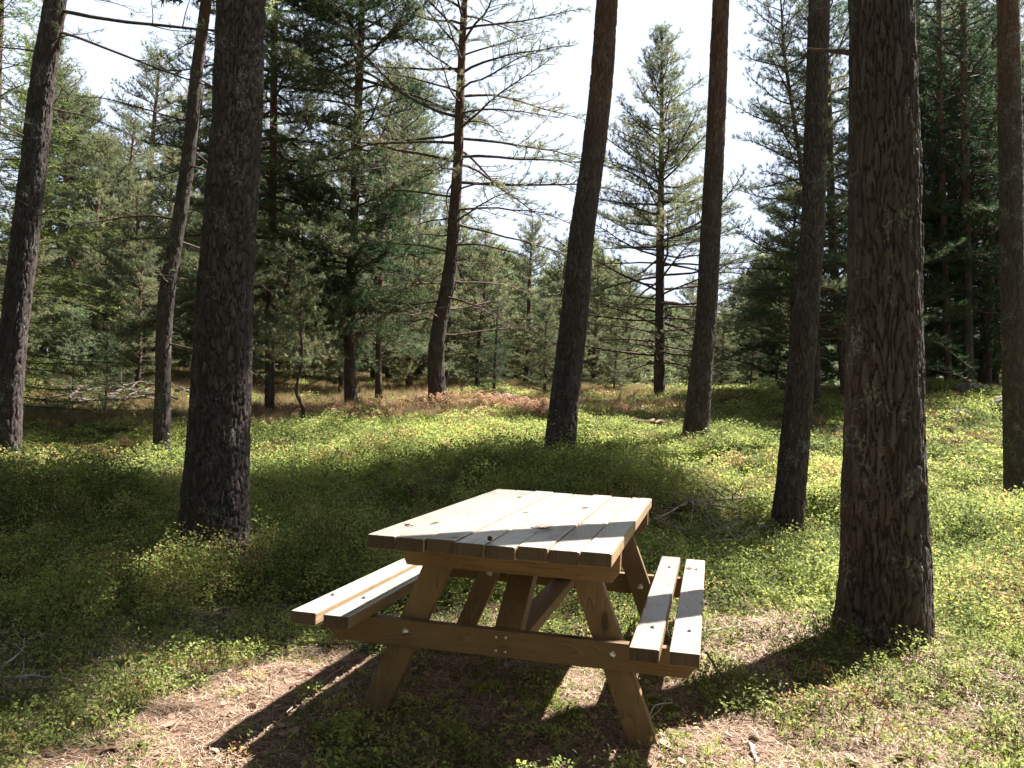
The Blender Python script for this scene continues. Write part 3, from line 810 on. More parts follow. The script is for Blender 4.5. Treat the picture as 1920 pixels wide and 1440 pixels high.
build_tree('pine_tree', 'symmetrical cone-shaped pine with whorled branches between the two reddish trunks', 'pine tree', P, R, 40, 0.05, 0.010, 13, M_BARK_RED, M_PINE, None, 0.02,
           crowns=[dict(z0=1.2, z1=4.2, nbr=44, length=lambda t: 3.0, elev=lambda t: -2 + 6 * t, curl=-0.05, K=25, nl=0.075, nw=0.0075, tl=0.09, tuft_step=0.10, foliage_from=0.35, bare=0.15, brad=0.018, secn=9, tone=0.45),
                   dict(z0=4.2, z1=9.7, nbr=84, length=lambda t: 2.7 * (1.0 - t) ** 0.85 + 0.15, elev=lambda t: 4 + 40 * t, curl=0.2, K=26, nl=0.075, nw=0.0075, tl=0.09, tuft_step=0.075, foliage_from=0.12, secn=13, tone=0.55)])
P, R = px_path([(1586, 742, 18), (1578, 650, 17), (1562, 480, 16), (1556, 300, 14), (1552, 150, 12), (1540, 0, 10)], 19.5, 11.5)
build_tree('pine_tree', 'dark leaning pine with wide sweeping boughs, seen behind the slender right trunk', 'pine tree', P, R, 40, 0.05, 0.010, 14, M_BARK, M_PINE_DARK, None, 0.02,
           crowns=[dict(z0=1.6, z1=11.3, nbr=105, length=lambda t: 2.5 * (1.05 - t) ** 0.6 + 0.2, elev=lambda t: -6 + 38 * t, curl=0.15, K=25, nl=0.075, nw=0.0075, tl=0.09, tuft_step=0.08, foliage_from=0.2, secn=13, tone=0.6)])
P, R = px_path([(1533, 738, 11), (1532, 600, 10), (1500, 300, 8), (1470, 100, 6)], 18.5, 9.5)
build_tree('pine_tree', 'dark thin-stemmed pine whose crown fills the sky left of the slender right trunk', 'pine tree', P, R, 32, 0.06, 0.008, 15, M_BARK, M_PINE, None, 0.02,
           crowns=[dict(z0=1.5, z1=9.3, nbr=80, length=lambda t: 1.75 * (1.05 - t) ** 0.5 + 0.2, elev=lambda t: 0 + 35 * t, curl=0.2, K=24, nl=0.075, nw=0.0075, tl=0.09, tuft_step=0.085, foliage_from=0.2, secn=12, tone=0.35)])
P, R = px_path([(1778, 724, 14), (1775, 600, 12), (1768, 380, 12), (1762, 200, 11), (1760, 0, 9)], 22.0, 13)
build_tree('pine_tree', 'slim reddish pine stem behind the rock mound, left of the stouter far stem', 'pine tree', P, R, 32, 0.06, 0.008, 16, M_BARK_ORANGE, M_PINE_DARK, None, 0.02,
           crowns=[dict(z0=1.7, z1=12.8, nbr=95, length=lambda t: 2.1 * (1.05 - t) ** 0.4, elev=lambda t: -6 + 35 * t, curl=0.0, K=24, nl=0.08, nw=0.0085, tl=0.09, tuft_step=0.085, foliage_from=0.25, secn=12, tone=0.4)])
P, R = px_path([(1816, 716, 19), (1815, 600, 17), (1811, 400, 15), (1808, 200, 13), (1806, 0, 11)], 21.5, 13.5)
build_tree('pine_tree', 'stouter far pine stem standing just behind the low rock on the mound', 'pine tree', P, R, 32, 0.06, 0.010, 17, M_BARK_RED, M_PINE_DARK, None, 0.02,
           crowns=[dict(z0=3.4, z1=13.2, nbr=110, length=lambda t: 2.3 * (1.05 - t) ** 0.4, elev=lambda t: -4 + 35 * t, curl=0.0, K=25, nl=0.08, nw=0.0085, tl=0.09, tuft_step=0.10, foliage_from=0.25, secn=11, tone=0.4)])
P, R = px_path([(710, 757, 15), (709, 700, 12), (712, 560, 10), (716, 480, 9), (722, 380, 7)], 19.5, 7.0)
build_tree('pine_tree', 'thin orange-barked pine beside the bare lower trunk of the dense dark pine', 'pine tree', P, R, 32, 0.05, 0.008, 18, M_BARK_ORANGE, M_PINE, None, 0.015,
           crowns=[dict(z0=1.5, z1=6.9, nbr=50, length=lambda t: 1.4 * (1.1 - t), elev=lambda t: 5 + 30 * t, curl=0, K=22, nl=0.07, nw=0.0065, tl=0.08, tuft_step=0.09, foliage_from=0.35, bare=0.3, dead=0.2, brad=0.014, tone=0.6)])
P, R = px_path([(563, 790, 10), (572, 768, 10), (561, 748, 8), (553, 738, 6), (560, 705, 5), (568, 672, 5), (563, 600, 4), (566, 520, 2)], 15.0, None, 0.15)
build_tree('pine_sapling', 'small crooked pine sapling with a kinked bare foot in front of the bracken', 'sapling', P, R, 16, 0.03, 0.003, 19, M_BARK_ORANGE, M_PINE, None, 0.0,
           crowns=[dict(z0=1.05, z1=2.45, nbr=34, length=lambda t: 0.75 * (1.15 - t), elev=lambda t: 0 + 40 * t, curl=0.25, K=26, nl=0.065, nw=0.008, tl=0.09, tuft_step=0.07, foliage_from=0.15, brad=0.008, secn=9, tone=0.7)])


# ---- kinds of background tree, each built once and copied
def proto(kind, seed):
    rng = np.random.default_rng(seed)
    if kind == 'bushy':
        h = 9.0
        P = [(0, 0, -0.3), (0.05 * rng.normal(), 0.05, 2), (0.15 * rng.normal(), 0.1 * rng.normal(), 5), (0.2 * rng.normal(), 0, h)]; R = [0.15, 0.13, 0.09, 0.015]
        cr = [dict(z0=0.5, z1=8.8, nbr=110, length=lambda t: 2.45 * (1.04 - t) ** 0.6 * (0.75 + 0.5 * min(1, t * 3)), elev=lambda t: -4 + 40 * t, curl=0.15, K=20, nl=0.085, nw=0.011, tl=0.10,
                   tuft_step=0.055, foliage_from=0.25, secn=10, tone=0.55)]
        return P, R, cr, M_BARK_ORANGE, M_PINE, 24
    if kind == 'tall':
        P = [(0, 0, -0.3), (0.1 * rng.normal(), 0.05, 4), (0.25 * rng.normal(), 0.15 * rng.normal(), 8), (0.3 * rng.normal(), 0, 13)]; R = [0.17, 0.15, 0.12, 0.03]
        cr = [dict(z0=2.2, z1=8.0, nbr=16, length=lambda t: 1.3, elev=lambda t: -8, curl=-0.2, K=9, nl=0.1, nw=0.014, tl=0.12, tuft_step=0.25, foliage_from=0.5, bare=0.5, dead=0.6, brad=0.012),
              dict(z0=8.0, z1=12.8, nbr=52, length=lambda t: 2.3 * (1.1 - t) ** 0.5, elev=lambda t: 0 + 45 * t, curl=0.2, K=20, nl=0.085, nw=0.012, tl=0.10, tuft_step=0.08, foliage_from=0.25, secn=12, tone=0.45)]
        return P, R, cr, M_BARK_ORANGE, M_PINE, 24
    if kind == 'spruce':
        P = [(0, 0, -0.2), (0, 0, 4), (0, 0, 9)]; R = [0.13, 0.09, 0.01]
        cr = [dict(z0=0.15, z1=8.9, nbr=150, length=lambda t: 1.9 * (1.0 - t) + 0.12, elev=lambda t: -14 + 40 * t * t, curl=0.25, K=16, nl=0.05, nw=0.012, tl=0.16, tuft_step=0.10, foliage_from=0.12, secn=11, upb=-0.1, brad=0.012, tone=0.5)]
        return P, R, cr, M_BARK, M_SPRUCE, 20
    if kind == 'young':
        P = [(0, 0, -0.1), (0, 0, 1), (0.03, 0, 2.4)]; R = [0.035, 0.025, 0.005]
        cr = [dict(z0=0.1, z1=2.35, nbr=46, length=lambda t: 0.85 * (1.0 - t) + 0.1, elev=lambda t: 0 + 45 * t * t, curl=0.2, K=16, nl=0.035, nw=0.008, tl=0.1, tuft_step=0.06, foliage_from=0.1, secn=9, upb=0.0, brad=0.008, tone=0.55)]
        return P, R, cr, M_BARK, M_SPRUCE2, 12


PROTO = {}


def place(kind, var, u, v, depth, vtop, label, name='pine_tree', cat='pine tree', group=None, fol=None, lean=0.0, wide=1.0):
    b_ = at(u, v, depth)
    b_[2] = float(gz(np.array([b_[0]]), np.array([b_[1]]))[0])
    htop = at(u, vtop, depth)[2] - b_[2]
    base_h = {'bushy': 9.0, 'tall': 13.0, 'spruce': 9.0, 'young': 2.4}[kind]
    key = (kind, var)
    if key not in PROTO:
        P, R, cr, bk, fm, sd = proto(kind, 100 + var * 7 + len(kind))
        root = build_tree(name, label, cat, P, R, sd, 0.08 if kind != 'young' else 0.05, 0.006, 30 + var, bk, fm, group, 0.0, crowns=cr)
        PROTO[key] = root
    else:
        src = PROTO[key]
        root = bpy.data.objects.new(name, None); COL.objects.link(root)
        for ch in src.children:
            c_ = ch.copy(); COL.objects.link(c_); c_.parent = root
        tag(root, label, cat, group)
    s = htop / base_h
    root.location = b_
    root.scale = (s * wide, s * wide, s)
    root.rotation_euler = (lean, 0, (u * 0.37 + depth) % 6.28)
    return root


G1 = 'bushy pines along the far side of the clearing'
G2 = 'tall slim pines beyond the clearing'
BG = [
    ('bushy', 0, 112, 690, 33, 165, 'bushy pine with its top against the sky, just right of the left edge trunk'),
    ('bushy', 1, 172, 690, 28, 250, 'grey-green bushy pine behind the two young spruces on the left'),
    ('bushy', 2, 62, 690, 27, 300, 'bushy pine hidden partly by the left edge trunk'),
    ('bushy', 0, 236, 700, 25, 330, 'bushy pine left of the thin crooked trunk, below the round-crowned tall pine'),
    ('bushy', 1, 300, 705, 27, 280, 'bushy pine directly behind the thin crooked trunk'),
    ('bushy', 2, 350, 710, 31, 170, 'taller bushy pine in the gap between the thin crooked trunk and the thick left trunk'),
    ('bushy', 0, 425, 715, 26, 190, 'bushy pine directly behind the thick left trunk'),
    ('bushy', 1, 505, 715, 24, 250, 'bright green bushy pine just right of the thick left trunk'),
    ('bushy', 2, 560, 715, 28, 290, 'bushy pine behind the crooked sapling'),
    ('bushy', 0, 615, 715, 30, 220, 'bushy pine left behind the dense dark pine'),
    ('bushy', 1, 700, 715, 28, 270, 'bushy pine behind the thin orange-barked pine'),
    ('bushy', 2, 768, 715, 25, 330, 'olive green bushy pine left of the crooked-footed pine'),
    ('bushy', 0, 835, 720, 30, 370, 'bushy pine directly behind the crooked-footed pine'),
    ('bushy', 1, 895, 725, 27, 430, 'bushy pine behind the dead bracken, left of the dark spruce'),
    ('bushy', 2, 985, 725, 30, 410, 'bushy pine right of the dark spruce'),
    ('bushy', 0, 1052, 730, 28, 450, 'bushy pine behind the reddish leaning trunk'),
    ('bushy', 1, 1112, 735, 30, 480, 'bushy pine just right of the reddish leaning trunk, at its foot level'),
    ('bushy', 2, 1175, 735, 33, 500, 'low bushy pine left behind the cone-shaped pine'),
    ('bushy', 0, 1290, 735, 31, 520, 'low bushy pine right behind the cone-shaped pine'),
    ('bushy', 1, 1352, 735, 29, 570, 'pale bushy pine right of the straight reddish trunk'),
    ('bushy', 2, 1408, 735, 27, 610, 'lowest pale bushy pine under the open patch of sky on the right'),
    ('bushy', 0, 1455, 735, 33, 560, 'bushy pine left behind the slender right trunk, far back'),
    ('bushy', 1, 1612, 735, 30, 420, 'bushy pine mostly hidden by the thickest trunk'),
    ('bushy', 2, 1735, 735, 30, 520, 'low bushy pine right of the thickest trunk, before the pale sky gap'),
    ('bushy', 0, 1905, 735, 27, 120, 'bushy pine behind the narrow trunk at the right edge'),
    ('bushy', 1, 1860, 735, 31, 330, 'bushy pine between the stouter far stem and the right edge trunk'),
]
for i_, (kd, var, u, v, d, vt, lab) in enumerate(BG):
    place(kd, var, u, v, d, vt, lab, group=G1)
TL = [
    ('tall', 0, 268, 700, 37, 95, 'tall pine with a round crown standing alone against the sky on the left'),
    ('tall', 1, 52, 675, 30, 60, 'grey slim pine stem nearest the left edge trunk'),
    ('tall', 2, 100, 680, 32, 120, 'slim orange stem third from the left edge trunk, behind the young spruces'),
    ('tall', 0, 78, 680, 33, 150, 'slim orange stem second from the left edge trunk'),
    ('tall', 1, 130, 682, 34, 180, 'slim stem above the left young spruce'),
    ('tall', 2, 195, 690, 29, 260, 'darker stem above the gap between the two young spruces'),
    ('tall', 0, 226, 690, 33, 230, 'slim stem left of the thin crooked trunk, over the brush pile'),
    ('tall', 2, 742, 722, 27, 120, 'dark stem in the gap right of the thin orange-barked pine'),
    ('tall', 1, 729, 718, 29, 150, 'pale grey stem beside the dark stem in the gap'),
    ('tall', 0, 757, 716, 33, 200, 'thinnest far stem just left of the crooked-footed pine'),
    ('tall', 1, 1862, 728, 27, -60, 'thin stem left of the narrow right edge trunk'),
    ('tall', 2, 1742, 738, 31, -30, 'slim reddish far stem right of the thickest trunk'),
    ('tall', 0, 1700, 738, 28, -80, 'far pine mostly behind the thickest trunk'),
]
for i_, (kd, var, u, v, d, vt, lab) in enumerate([
    ('bushy', 0, 1700, 735, 24, 40, 'dark bushy pine whose boughs show along the right side of the thickest trunk'),
    ('bushy', 2, 1790, 735, 26, 60, 'dark bushy pine directly behind the slim reddish stem on the mound'),
    ('bushy', 1, 1845, 735, 23, 20, 'dark bushy pine right behind the stouter far stem on the mound'),
    ('bushy', 1, 1480, 745, 22, 330, 'dark bushy pine filling the gap left of the slender right trunk near the ground'),
    ('bushy', 2, 1620, 735, 22, 120, 'dark bushy pine between the slender right trunk and the thickest trunk'),
    ('bushy', 0, 30, 700, 22, 380, 'dim bushy pine low behind the left edge trunk'),
    ('bushy', 1, 258, 705, 21, 440, 'lower bushy pine just left of the thin crooked trunk'),
    ('bushy', 0, 640, 725, 23, 420, 'lower bushy pine just left of the bare trunk of the dense dark pine'),
    ('bushy', 2, 1020, 740, 23, 560, 'low bushy pine left against the reddish leaning trunk'),
    ('bushy', 0, 1150, 745, 25, 610, 'lowest bushy pine between the reddish leaning trunk and the cone-shaped pine')]):
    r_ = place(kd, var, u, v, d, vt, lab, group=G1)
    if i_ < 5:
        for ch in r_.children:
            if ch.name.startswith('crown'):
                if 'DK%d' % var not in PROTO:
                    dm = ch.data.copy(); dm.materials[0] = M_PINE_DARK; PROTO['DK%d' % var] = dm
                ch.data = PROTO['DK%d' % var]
for kd, var, u, v, d, vt, lab in TL:
    place(kd, var, u, v, d, vt, lab, group=G2)
place('spruce', 0, -45, 760, 15.5, -200, 'yellow-green spruce at the far left edge of the picture', 'spruce_tree', 'spruce tree', wide=1.5)
o = place('spruce', 0, 926, 735, 23, 520, 'short dark spruce in the gap right of the crooked-footed pine', 'spruce_tree', 'spruce tree')
for ch in o.children:
    if ch.name.startswith('crown'):
        ch.data = ch.data.copy(); ch.data.materials[0] = M_PINE_DARK
place('young', 0, 138, 700, 19, 575, 'young bluish spruce left of the thin crooked trunk, the taller of two', 'young_spruce', 'spruce tree')
place('young', 0, 200, 715, 17.5, 625, 'young spruce nearer the thin crooked trunk, the shorter of two', 'young_spruce', 'spruce tree')

# ---- trees outside the picture to the right and behind, whose crowns shade the clearing
SH = []

# ---- the wood beyond plus unseen trees around, added to cut sky light, one mass
rng = np.random.default_rng(55)
pos = []; axs = []; val = []; tb = Tubes()
for k in range(400):
    if k < 240: u = (rng.uniform(-900, 1500) if k < 90 else rng.uniform(350, 1550)) if k < 190 else rng.uniform(1350, 2900); d = rng.uniform(38, 62); b_ = at(u, 720, d)
    else:  # unseen trees beside and behind the camera, added to dim the ambient light
        a = rng.uniform(0, 2 * math.pi); d = rng.uniform(11, 34)
        fw = math.degrees((a - math.radians(103.17) + math.pi) % (2 * math.pi) - math.pi)
        if abs(fw) < 42: continue
        if -100 < fw < 0 and d < 22: continue
        b_ = CC + np.array([math.cos(a) * d, math.sin(a) * d, 0])
    b_[2] = float(gz(np.array([b_[0]]), np.array([b_[1]]))[0])
    h = rng.uniform(6.5, 9.5) * (1.0 if u < 850 else 0.75) if k < 240 else rng.uniform(11, 15)
    if 120 <= k < 190: h *= 0.5
    r0 = rng.uniform(1.6, 2.4) * (1.0 if k < 240 else 1.35)
    tb.add([b_, b_ + [0, 0, h * 0.5], b_ + [0, 0, h]], [0.16, 0.1, 0.02], 6)
    m_ = 850
    t = rng.random(m_) ** 0.8; a = rng.random(m_) * 6.283; rr = r0 * (1.05 - t) ** 0.7 * np.sqrt(rng.random(m_)) * (1 + 0.3 * np.sin(a * 5 + t * 30))
    q = np.stack([b_[0] + rr * np.cos(a), b_[1] + rr * np.sin(a), b_[2] + 0.1 + t * (h - 0.1) - rr * 0.1], -1)
    pos.append(q); axs.append(np.stack([np.cos(a), np.sin(a), np.full(m_, 0.3)], -1)); val.append(np.clip(rng.uniform(0.2, 0.8) + rng.normal(size=m_) * 0.12, 0, 1))
V, Fc, v = needles(np.concatenate(pos), np.concatenate(axs), 9, 0.30, 0.06, 0.3, rng, 0.9, np.concatenate(val))
tv, tf = tb.arrays()
o = link('far_wood_and_shade_ring', mesh_np('far_wood_and_shade_ring', V, Fc, M_PINE, False, {'v': v}))
tag(o, kind='stuff', label='dense far pine wood closing the view behind the clearing, with an added unseen ring of trees round the camera that blocks sky light')
link('stems', mesh_np('far_wood_and_ring_stems', tv, tf, M_LIMB, True, {'v': np.zeros(len(tv))}), o)


# ------------------------------------------------------------------ ground cover
def scatter(n_, r0, r1, rng, a0=-40, a1=40):
    """random points in the part of the place in front of the camera, even per square metre"""
    a = math.radians(103.17) + np.radians(rng.uniform(a0, a1, n_))
    r = np.sqrt(rng.uniform(r0 * r0, r1 * r1, n_))
    return CC[0] + r * np.cos(a), CC[1] + r * np.sin(a), r


def leaves_on(cx, cy, cz, crad, chgt, nleaf, size, rng, val, mat, name, flat=0.5):
    M_ = len(cx)
    a = rng.random((M_, nleaf)) * 6.283; rr = np.sqrt(rng.random((M_, nleaf))) * crad[:, None]
    hh = (0.2 + 0.8 * rng.random((M_, nleaf)) ** 0.38) * chgt[:, None] * (1 - 0.72 * (rr / crad[:, None]) ** 2)
    x = cx[:, None] + rr * np.cos(a); y = cy[:, None] + rr * np.sin(a); z = cz[:, None] + hh
    p = np.stack([x, y, z], -1).reshape(-1, 3)
    K_ = len(p)
    nrm = rng.normal(size=(K_, 3)) * flat; nrm[:, 2] += 0.75; nrm /= np.linalg.norm(nrm, axis=1, keepdims=True)
    d = np.cross(nrm, rng.normal(size=(K_, 3))); d /= np.linalg.norm(d, axis=1, keepdims=True) + 1e-9
    s = np.cross(nrm, d)
    sz = (size if np.ndim(size) == 0 else np.repeat(size, nleaf)[:, None]) * rng.uniform(0.6, 1.25, (K_, 1))
    V = np.stack([p - d * sz * 0.5, p + s * sz * 0.3 + nrm * sz * 0.05, p + d * sz * 0.55, p - s * sz * 0.3 + nrm * sz * 0.05], 1).reshape(-1, 3)
    Fc = np.arange(K_ * 4).reshape(-1, 4)
    v = np.repeat(val, nleaf) + rng.normal(size=K_) * 0.09
    v = np.clip(np.repeat(v, 4), 0, 1)
    return V, Fc, v


rng = np.random.default_rng(21)
LV = []; LF = []; Lv = []; off = 0; ST = Tubes()


def heath_zone(x, y):
    """1 where dry heather and bracken replace the bilberry (behind the clearing)"""
    z = gz(x, y); u, v, d = project(x, y, z)
    h = np.clip((d - 11.5 - 5.0 * fbm(x * 0.7, y * 0.7)) / 2.0, 0, 1)
    h = h * (1 - 0.9 * np.clip((u - 1150) / 250, 0, 1)) * (0.25 + 0.75 * (fbm(x * 0.45 + 50, y * 0.45, 3) > 0.38))
    return h


for (r0, r1, dens, nleaf, size, crad, chgt, a_) in ((1.6, 5.0, 300, 40, 0.0175, 0.075, 0.15, 42), (5.0, 9.0, 105, 105, 0.024, 0.16, 0.28, 38), (9.0, 15.0, 50, 130, 0.036, 0.26, 0.34, 36), (15.0, 30.0, 16, 120, 0.055, 0.42, 0.36, 36)):
    area = math.radians(2 * a_) / 2 * (r1 * r1 - r0 * r0)
    x, y, r = scatter(int(area * dens), r0, r1, rng, -a_, a_)
    c = cover(x, y)
    patch = fbm(x * 1.1 + 3, y * 1.1, 3)
    hz = heath_zone(x, y)
    keep = rng.random(len(x)) < np.clip(c * (0.15 + 1.9 * np.clip(patch - 0.12, 0, 1)), 0, 1) * (1 - 0.96 * hz)
    x = x[keep]; y = y[keep]; c = c[keep]; patch = patch[keep]
    z = gz(x, y)
    k_ = rng.uniform(0.6, 1.25, len(x))
    hs = chgt * k_ * (0.3 + 0.7 * c) * (0.25 + 1.4 * patch) * (0.45 + 1.15 * fbm(x * 3.1 + 5, y * 3.1 + 8, 2))
    hs = hs * (1 - 0.45 * np.clip((r[keep] - 9.5) / 4.0, 0, 1))
    val = 0.28 + 0.5 * fbm(x * 0.5 + 11, y * 0.5, 3) + 0.5 * (fbm(x * 2.5, y * 2.5 + 9, 2) - 0.5) + 0.14 * rng.normal(size=len(x))
    red = rng.random(len(x)) < 0.02 + 0.25 * np.clip((fbm(x * 0.8 + 33, y * 0.8 + 71, 3) - 0.62) * 8, 0, 1)
    val = np.where(red, 0.99, np.clip(val, 0, 0.9))
    V, Fc, v = leaves_on(x, y, z, crad * k_, hs, nleaf, size, rng, val, M_BILB, 'b')
    LV.append(V); LF.append(Fc + off); Lv.append(v); off += len(V)
    if r1 <= 9:
        for q in range(len(x)):
            for w_ in range(3 if r1 < 6 else 2):
                a = rng.random() * 6.283; rr = crad * 0.8 * rng.random()
                b_ = np.array([x[q], y[q], z[q] - 0.01]); e_ = b_ + [rr * math.cos(a), rr * math.sin(a), hs[q] * rng.uniform(0.7, 1.0)]
                ST.add([b_, (b_ + e_) / 2 + rng.normal(size=3) * 0.008, e_], [0.0014, 0.0012, 0.0008], 3)
o = link('bilberry_shrubs', mesh_np('bilberry_shrubs', np.concatenate(LV), np.concatenate(LF), M_BILB, False, {'v': np.concatenate(Lv)}))
tag(o, kind='stuff', label='low fresh green bilberry shrubs covering the forest floor')
a, b_ = ST.arrays()
link('stems', mesh_np('bilberry_stems', a, b_, M_STEM, False), o)

# heather and dry grass beyond the clearing
x, y, r = scatter(34000, 7, 34, rng, -36, 36)
hz = heath_zone(x, y)
keep = rng.random(len(x)) < (0.008 + 0.30 * (fbm(x * 0.9 + 70, y * 0.9, 3) > 0.58) * (0.2 + 0.8 * (r > 9)) + 0.85 * hz)
x = x[keep]; y = y[keep]; z = gz(x, y)
pt = fbm(x * 0.6 + 31, y * 0.6, 3)
kk = np.clip(0.2 + 1.1 * pt + rng.normal(size=len(x)) * 0.1, 0, 0.85)
ax = np.stack([rng.normal(size=len(x)) * 0.2, rng.normal(size=len(x)) * 0.2, np.ones(len(x))], -1)
V, Fc, v = needles(np.stack([x, y, z], -1), ax, 20, 0.20, 0.009, 0.06, rng, 0.6, kk)
tag(link('heather', mesh_np('heather', V, Fc, M_HEATH, False, {'v': v})), kind='stuff', label='brown heather and dry grass beyond the clearing')

# dead bracken band: arching fronds
PX = []
for k in range(1300):
    if rng.random() < 0.72: u = rng.uniform(800, 1040); v = rng.uniform(722, 765) + (u - 800) * 0.03
    else: u = rng.uniform(470, 800); v = rng.uniform(728, 770)
    d = np.interp(v, [715, 770], [20.0, 15.2]) + rng.normal() * 0.3
    PX.append((u, v, d))
for k in range(60):
    PX.append((rng.uniform(1090, 1200), rng.uniform(745, 775), rng.uniform(16, 19)))
fv = []; ff = []; vv = []; o_ = 0
for (u, v, d) in PX:
    p = at(u, v, d); p[2] = float(gz(np.array([p[0]]), np.array([p[1]]))[0])
    a = rng.random() * 6.283; Lf = rng.uniform(0.3, 0.75); el = rng.uniform(0.4, 1.35)
    dx = np.array([math.cos(a), math.sin(a), 0]); sd = np.array([-math.sin(a), math.cos(a), 0])
    n_ = 9; val = rng.random()
    for q in range(n_):
        t = q / n_; c_ = p + dx * Lf * t * math.cos(el) + np.array([0, 0, Lf * (math.sin(el) * t - 0.9 * t * t * 0.6) + 0.03])
        wl = 0.13 * math.sin(math.pi * (0.15 + 0.85 * t)) * Lf / 0.45
        for sg in (-1, 1):
            e_ = c_ + sd * sg * wl + dx * wl * 0.4 + np.array([0, 0, -wl * rng.uniform(0, 0.6)])
            fv += [c_ - dx * 0.012, c_ + dx * 0.012, e_]; ff.append((o_, o_ + 1, o_ + 2)); o_ += 3; vv += [val] * 3
    s_ = p + dx * Lf * math.cos(el) * 0.95 + np.array([0, 0, Lf * (math.sin(el) - 0.54)])
    fv += [p + sd * 0.005, p - sd * 0.005, s_]; ff.append((o_, o_ + 1, o_ + 2)); o_ += 3; vv += [val] * 3
tag(link('dead_bracken', mesh_np('dead_bracken', np.array(fv), np.array(ff), M_BRACK, False, {'v': np.array(vv)})), kind='stuff', label='rusty dead bracken fronds round the foot of the crooked-footed pine')

# fallen needles and leaf crumbs on the soil near the table
x, y, r = scatter(150000, 1.4, 5.5, rng, -42, 42)
x2, y2, r2_ = scatter(60000, 5.5, 9.5, rng, -38, 38)
x = np.r_[x, x2]; y = np.r_[y, y2]; r = np.r_[r, r2_]
keep = rng.random(len(x)) < np.clip(1.15 - cover(x, y) * 0.85, 0.12, 1)
x = x[keep]; y = y[keep]; r = r[keep]; z = gz(x, y) + 0.004 + rng.random(len(x)) * 0.008
a = rng.random(len(x)) * 6.283; ln = rng.uniform(0.02, 0.055, len(x)); wd = rng.uniform(0.0010, 0.0022, len(x)) * (1 + (r > 4) * 0.8)
tl = rng.normal(size=len(x)) * 0.25
dx = np.stack([np.cos(a), np.sin(a), tl], -1) * ln[:, None]; sd = np.stack([-np.sin(a), np.cos(a), np.zeros(len(x))], -1) * wd[:, None]
c = np.stack([x, y, z], -1)
V = np.stack([c - dx / 2 - sd / 2, c - dx / 2 + sd / 2, c + dx / 2 + sd / 2, c + dx / 2 - sd / 2], 1).reshape(-1, 3)
val = np.repeat(np.clip(0.15 + 0.85 * rng.random(len(x)), 0, 1), 4)
tag(link('needle_litter', mesh_np('needle_litter', V, np.arange(len(V)).reshape(-1, 4), M_LITTER, False, {'v': val})), kind='stuff', label='pale brown fallen pine needles strewn round the table')

# thin grass, moss cushions and seedlings on the open litter
x, y, r = scatter(2600, 1.6, 8.0, rng, -42, 42)
gm = fbm(x * 1.3 + 90, y * 1.3 + 20, 3)
keep = rng.random(len(x)) < np.clip((gm - 0.46) * 4, 0.01, 0.7) * np.clip(1.2 - cover(x, y), 0.15, 1) * (0.35 + 0.65 * (x > 0.7))
x = x[keep]; y = y[keep]
ax = np.stack([rng.normal(size=len(x)) * 0.25, rng.normal(size=len(x)) * 0.25, np.ones(len(x))], -1)
V, Fc, v = needles(np.stack([x, y, gz(x, y)], -1), ax, 26, 0.085, 0.0022, 0.01, rng, 0.7, np.clip(0.35 + 0.5 * rng.random(len(x)), 0, 1))
tag(link('grass_tufts', mesh_np('grass_tufts', V, Fc, M_BILB, False, {'v': v})), kind='stuff', label='thin pale green grass tufts scattered over the needle litter')
x, y, r = scatter(1500, 1.6, 8.5, rng, -42, 42)
keep = rng.random(len(x)) < np.clip((fbm(x * 1.1 + 44, y * 1.1 + 66, 3) - 0.45) * 5, 0.0, 0.9)
x = x[keep]; y = y[keep]; m_ = 60
xx = (x[:, None] + rng.normal(size=(len(x), m_)) * 0.05).ravel(); yy = (y[:, None] + rng.normal(size=(len(x), m_)) * 0.05).ravel()
V, Fc, v = needles(np.stack([xx, yy, gz(xx, yy)], -1), np.tile([0, 0, 1.0], (len(xx), 1)), 5, 0.018, 0.003, 0.005, rng, 0.7, rng.random(len(xx)))
tag(link('moss', mesh_np('moss', V, Fc, M_MOSS, False, {'v': v})), kind='stuff', label='yellow-green moss patches on the litter')

# bark flakes and crumbs
x, y, r = scatter(5200, 1.5, 7.0, rng, -42, 42)
keep = rng.random(len(x)) < (1.1 - cover(x, y)); x = x[keep]; y = y[keep]; z = gz(x, y) + 0.012
fv = []; ff = []; o_ = 0
for q in range(len(x)):
    a = rng.random() * 6.283; s = rng.uniform(0.006, 0.020) * (1.8 if rng.random() < 0.05 else 1); k = 5
    th = a + np.arange(k) / k * 6.283 + rng.normal(size=k) * 0.15
    rr = s * rng.uniform(0.6, 1.1, k); el = rng.uniform(0.4, 1)
    top = np.stack([x[q] + rr * np.cos(th), y[q] + rr * np.sin(th) * el, z[q] + rr * np.cos(th + a) * 0.35 + 0.003], -1)
    bot = top - [0, 0, 0.003]
    fv += list(top) + list(bot)
    for t in range(k):
        ff.append((o_ + t, o_ + (t + 1) % k, o_ + k + (t + 1) % k, o_ + k + t))
    for t in (1, 3):
        ff.append((o_, o_ + t, o_ + t + 1, o_ + (t + 2) % k if t == 1 else o_ + 4))
    o_ += 2 * k
me = mesh_np('bark_litter', np.array(fv), np.array(ff), M_FLAKE, False)
tag(link('bark_litter', me), kind='stuff', label='small bark flakes lying among the fallen needles')


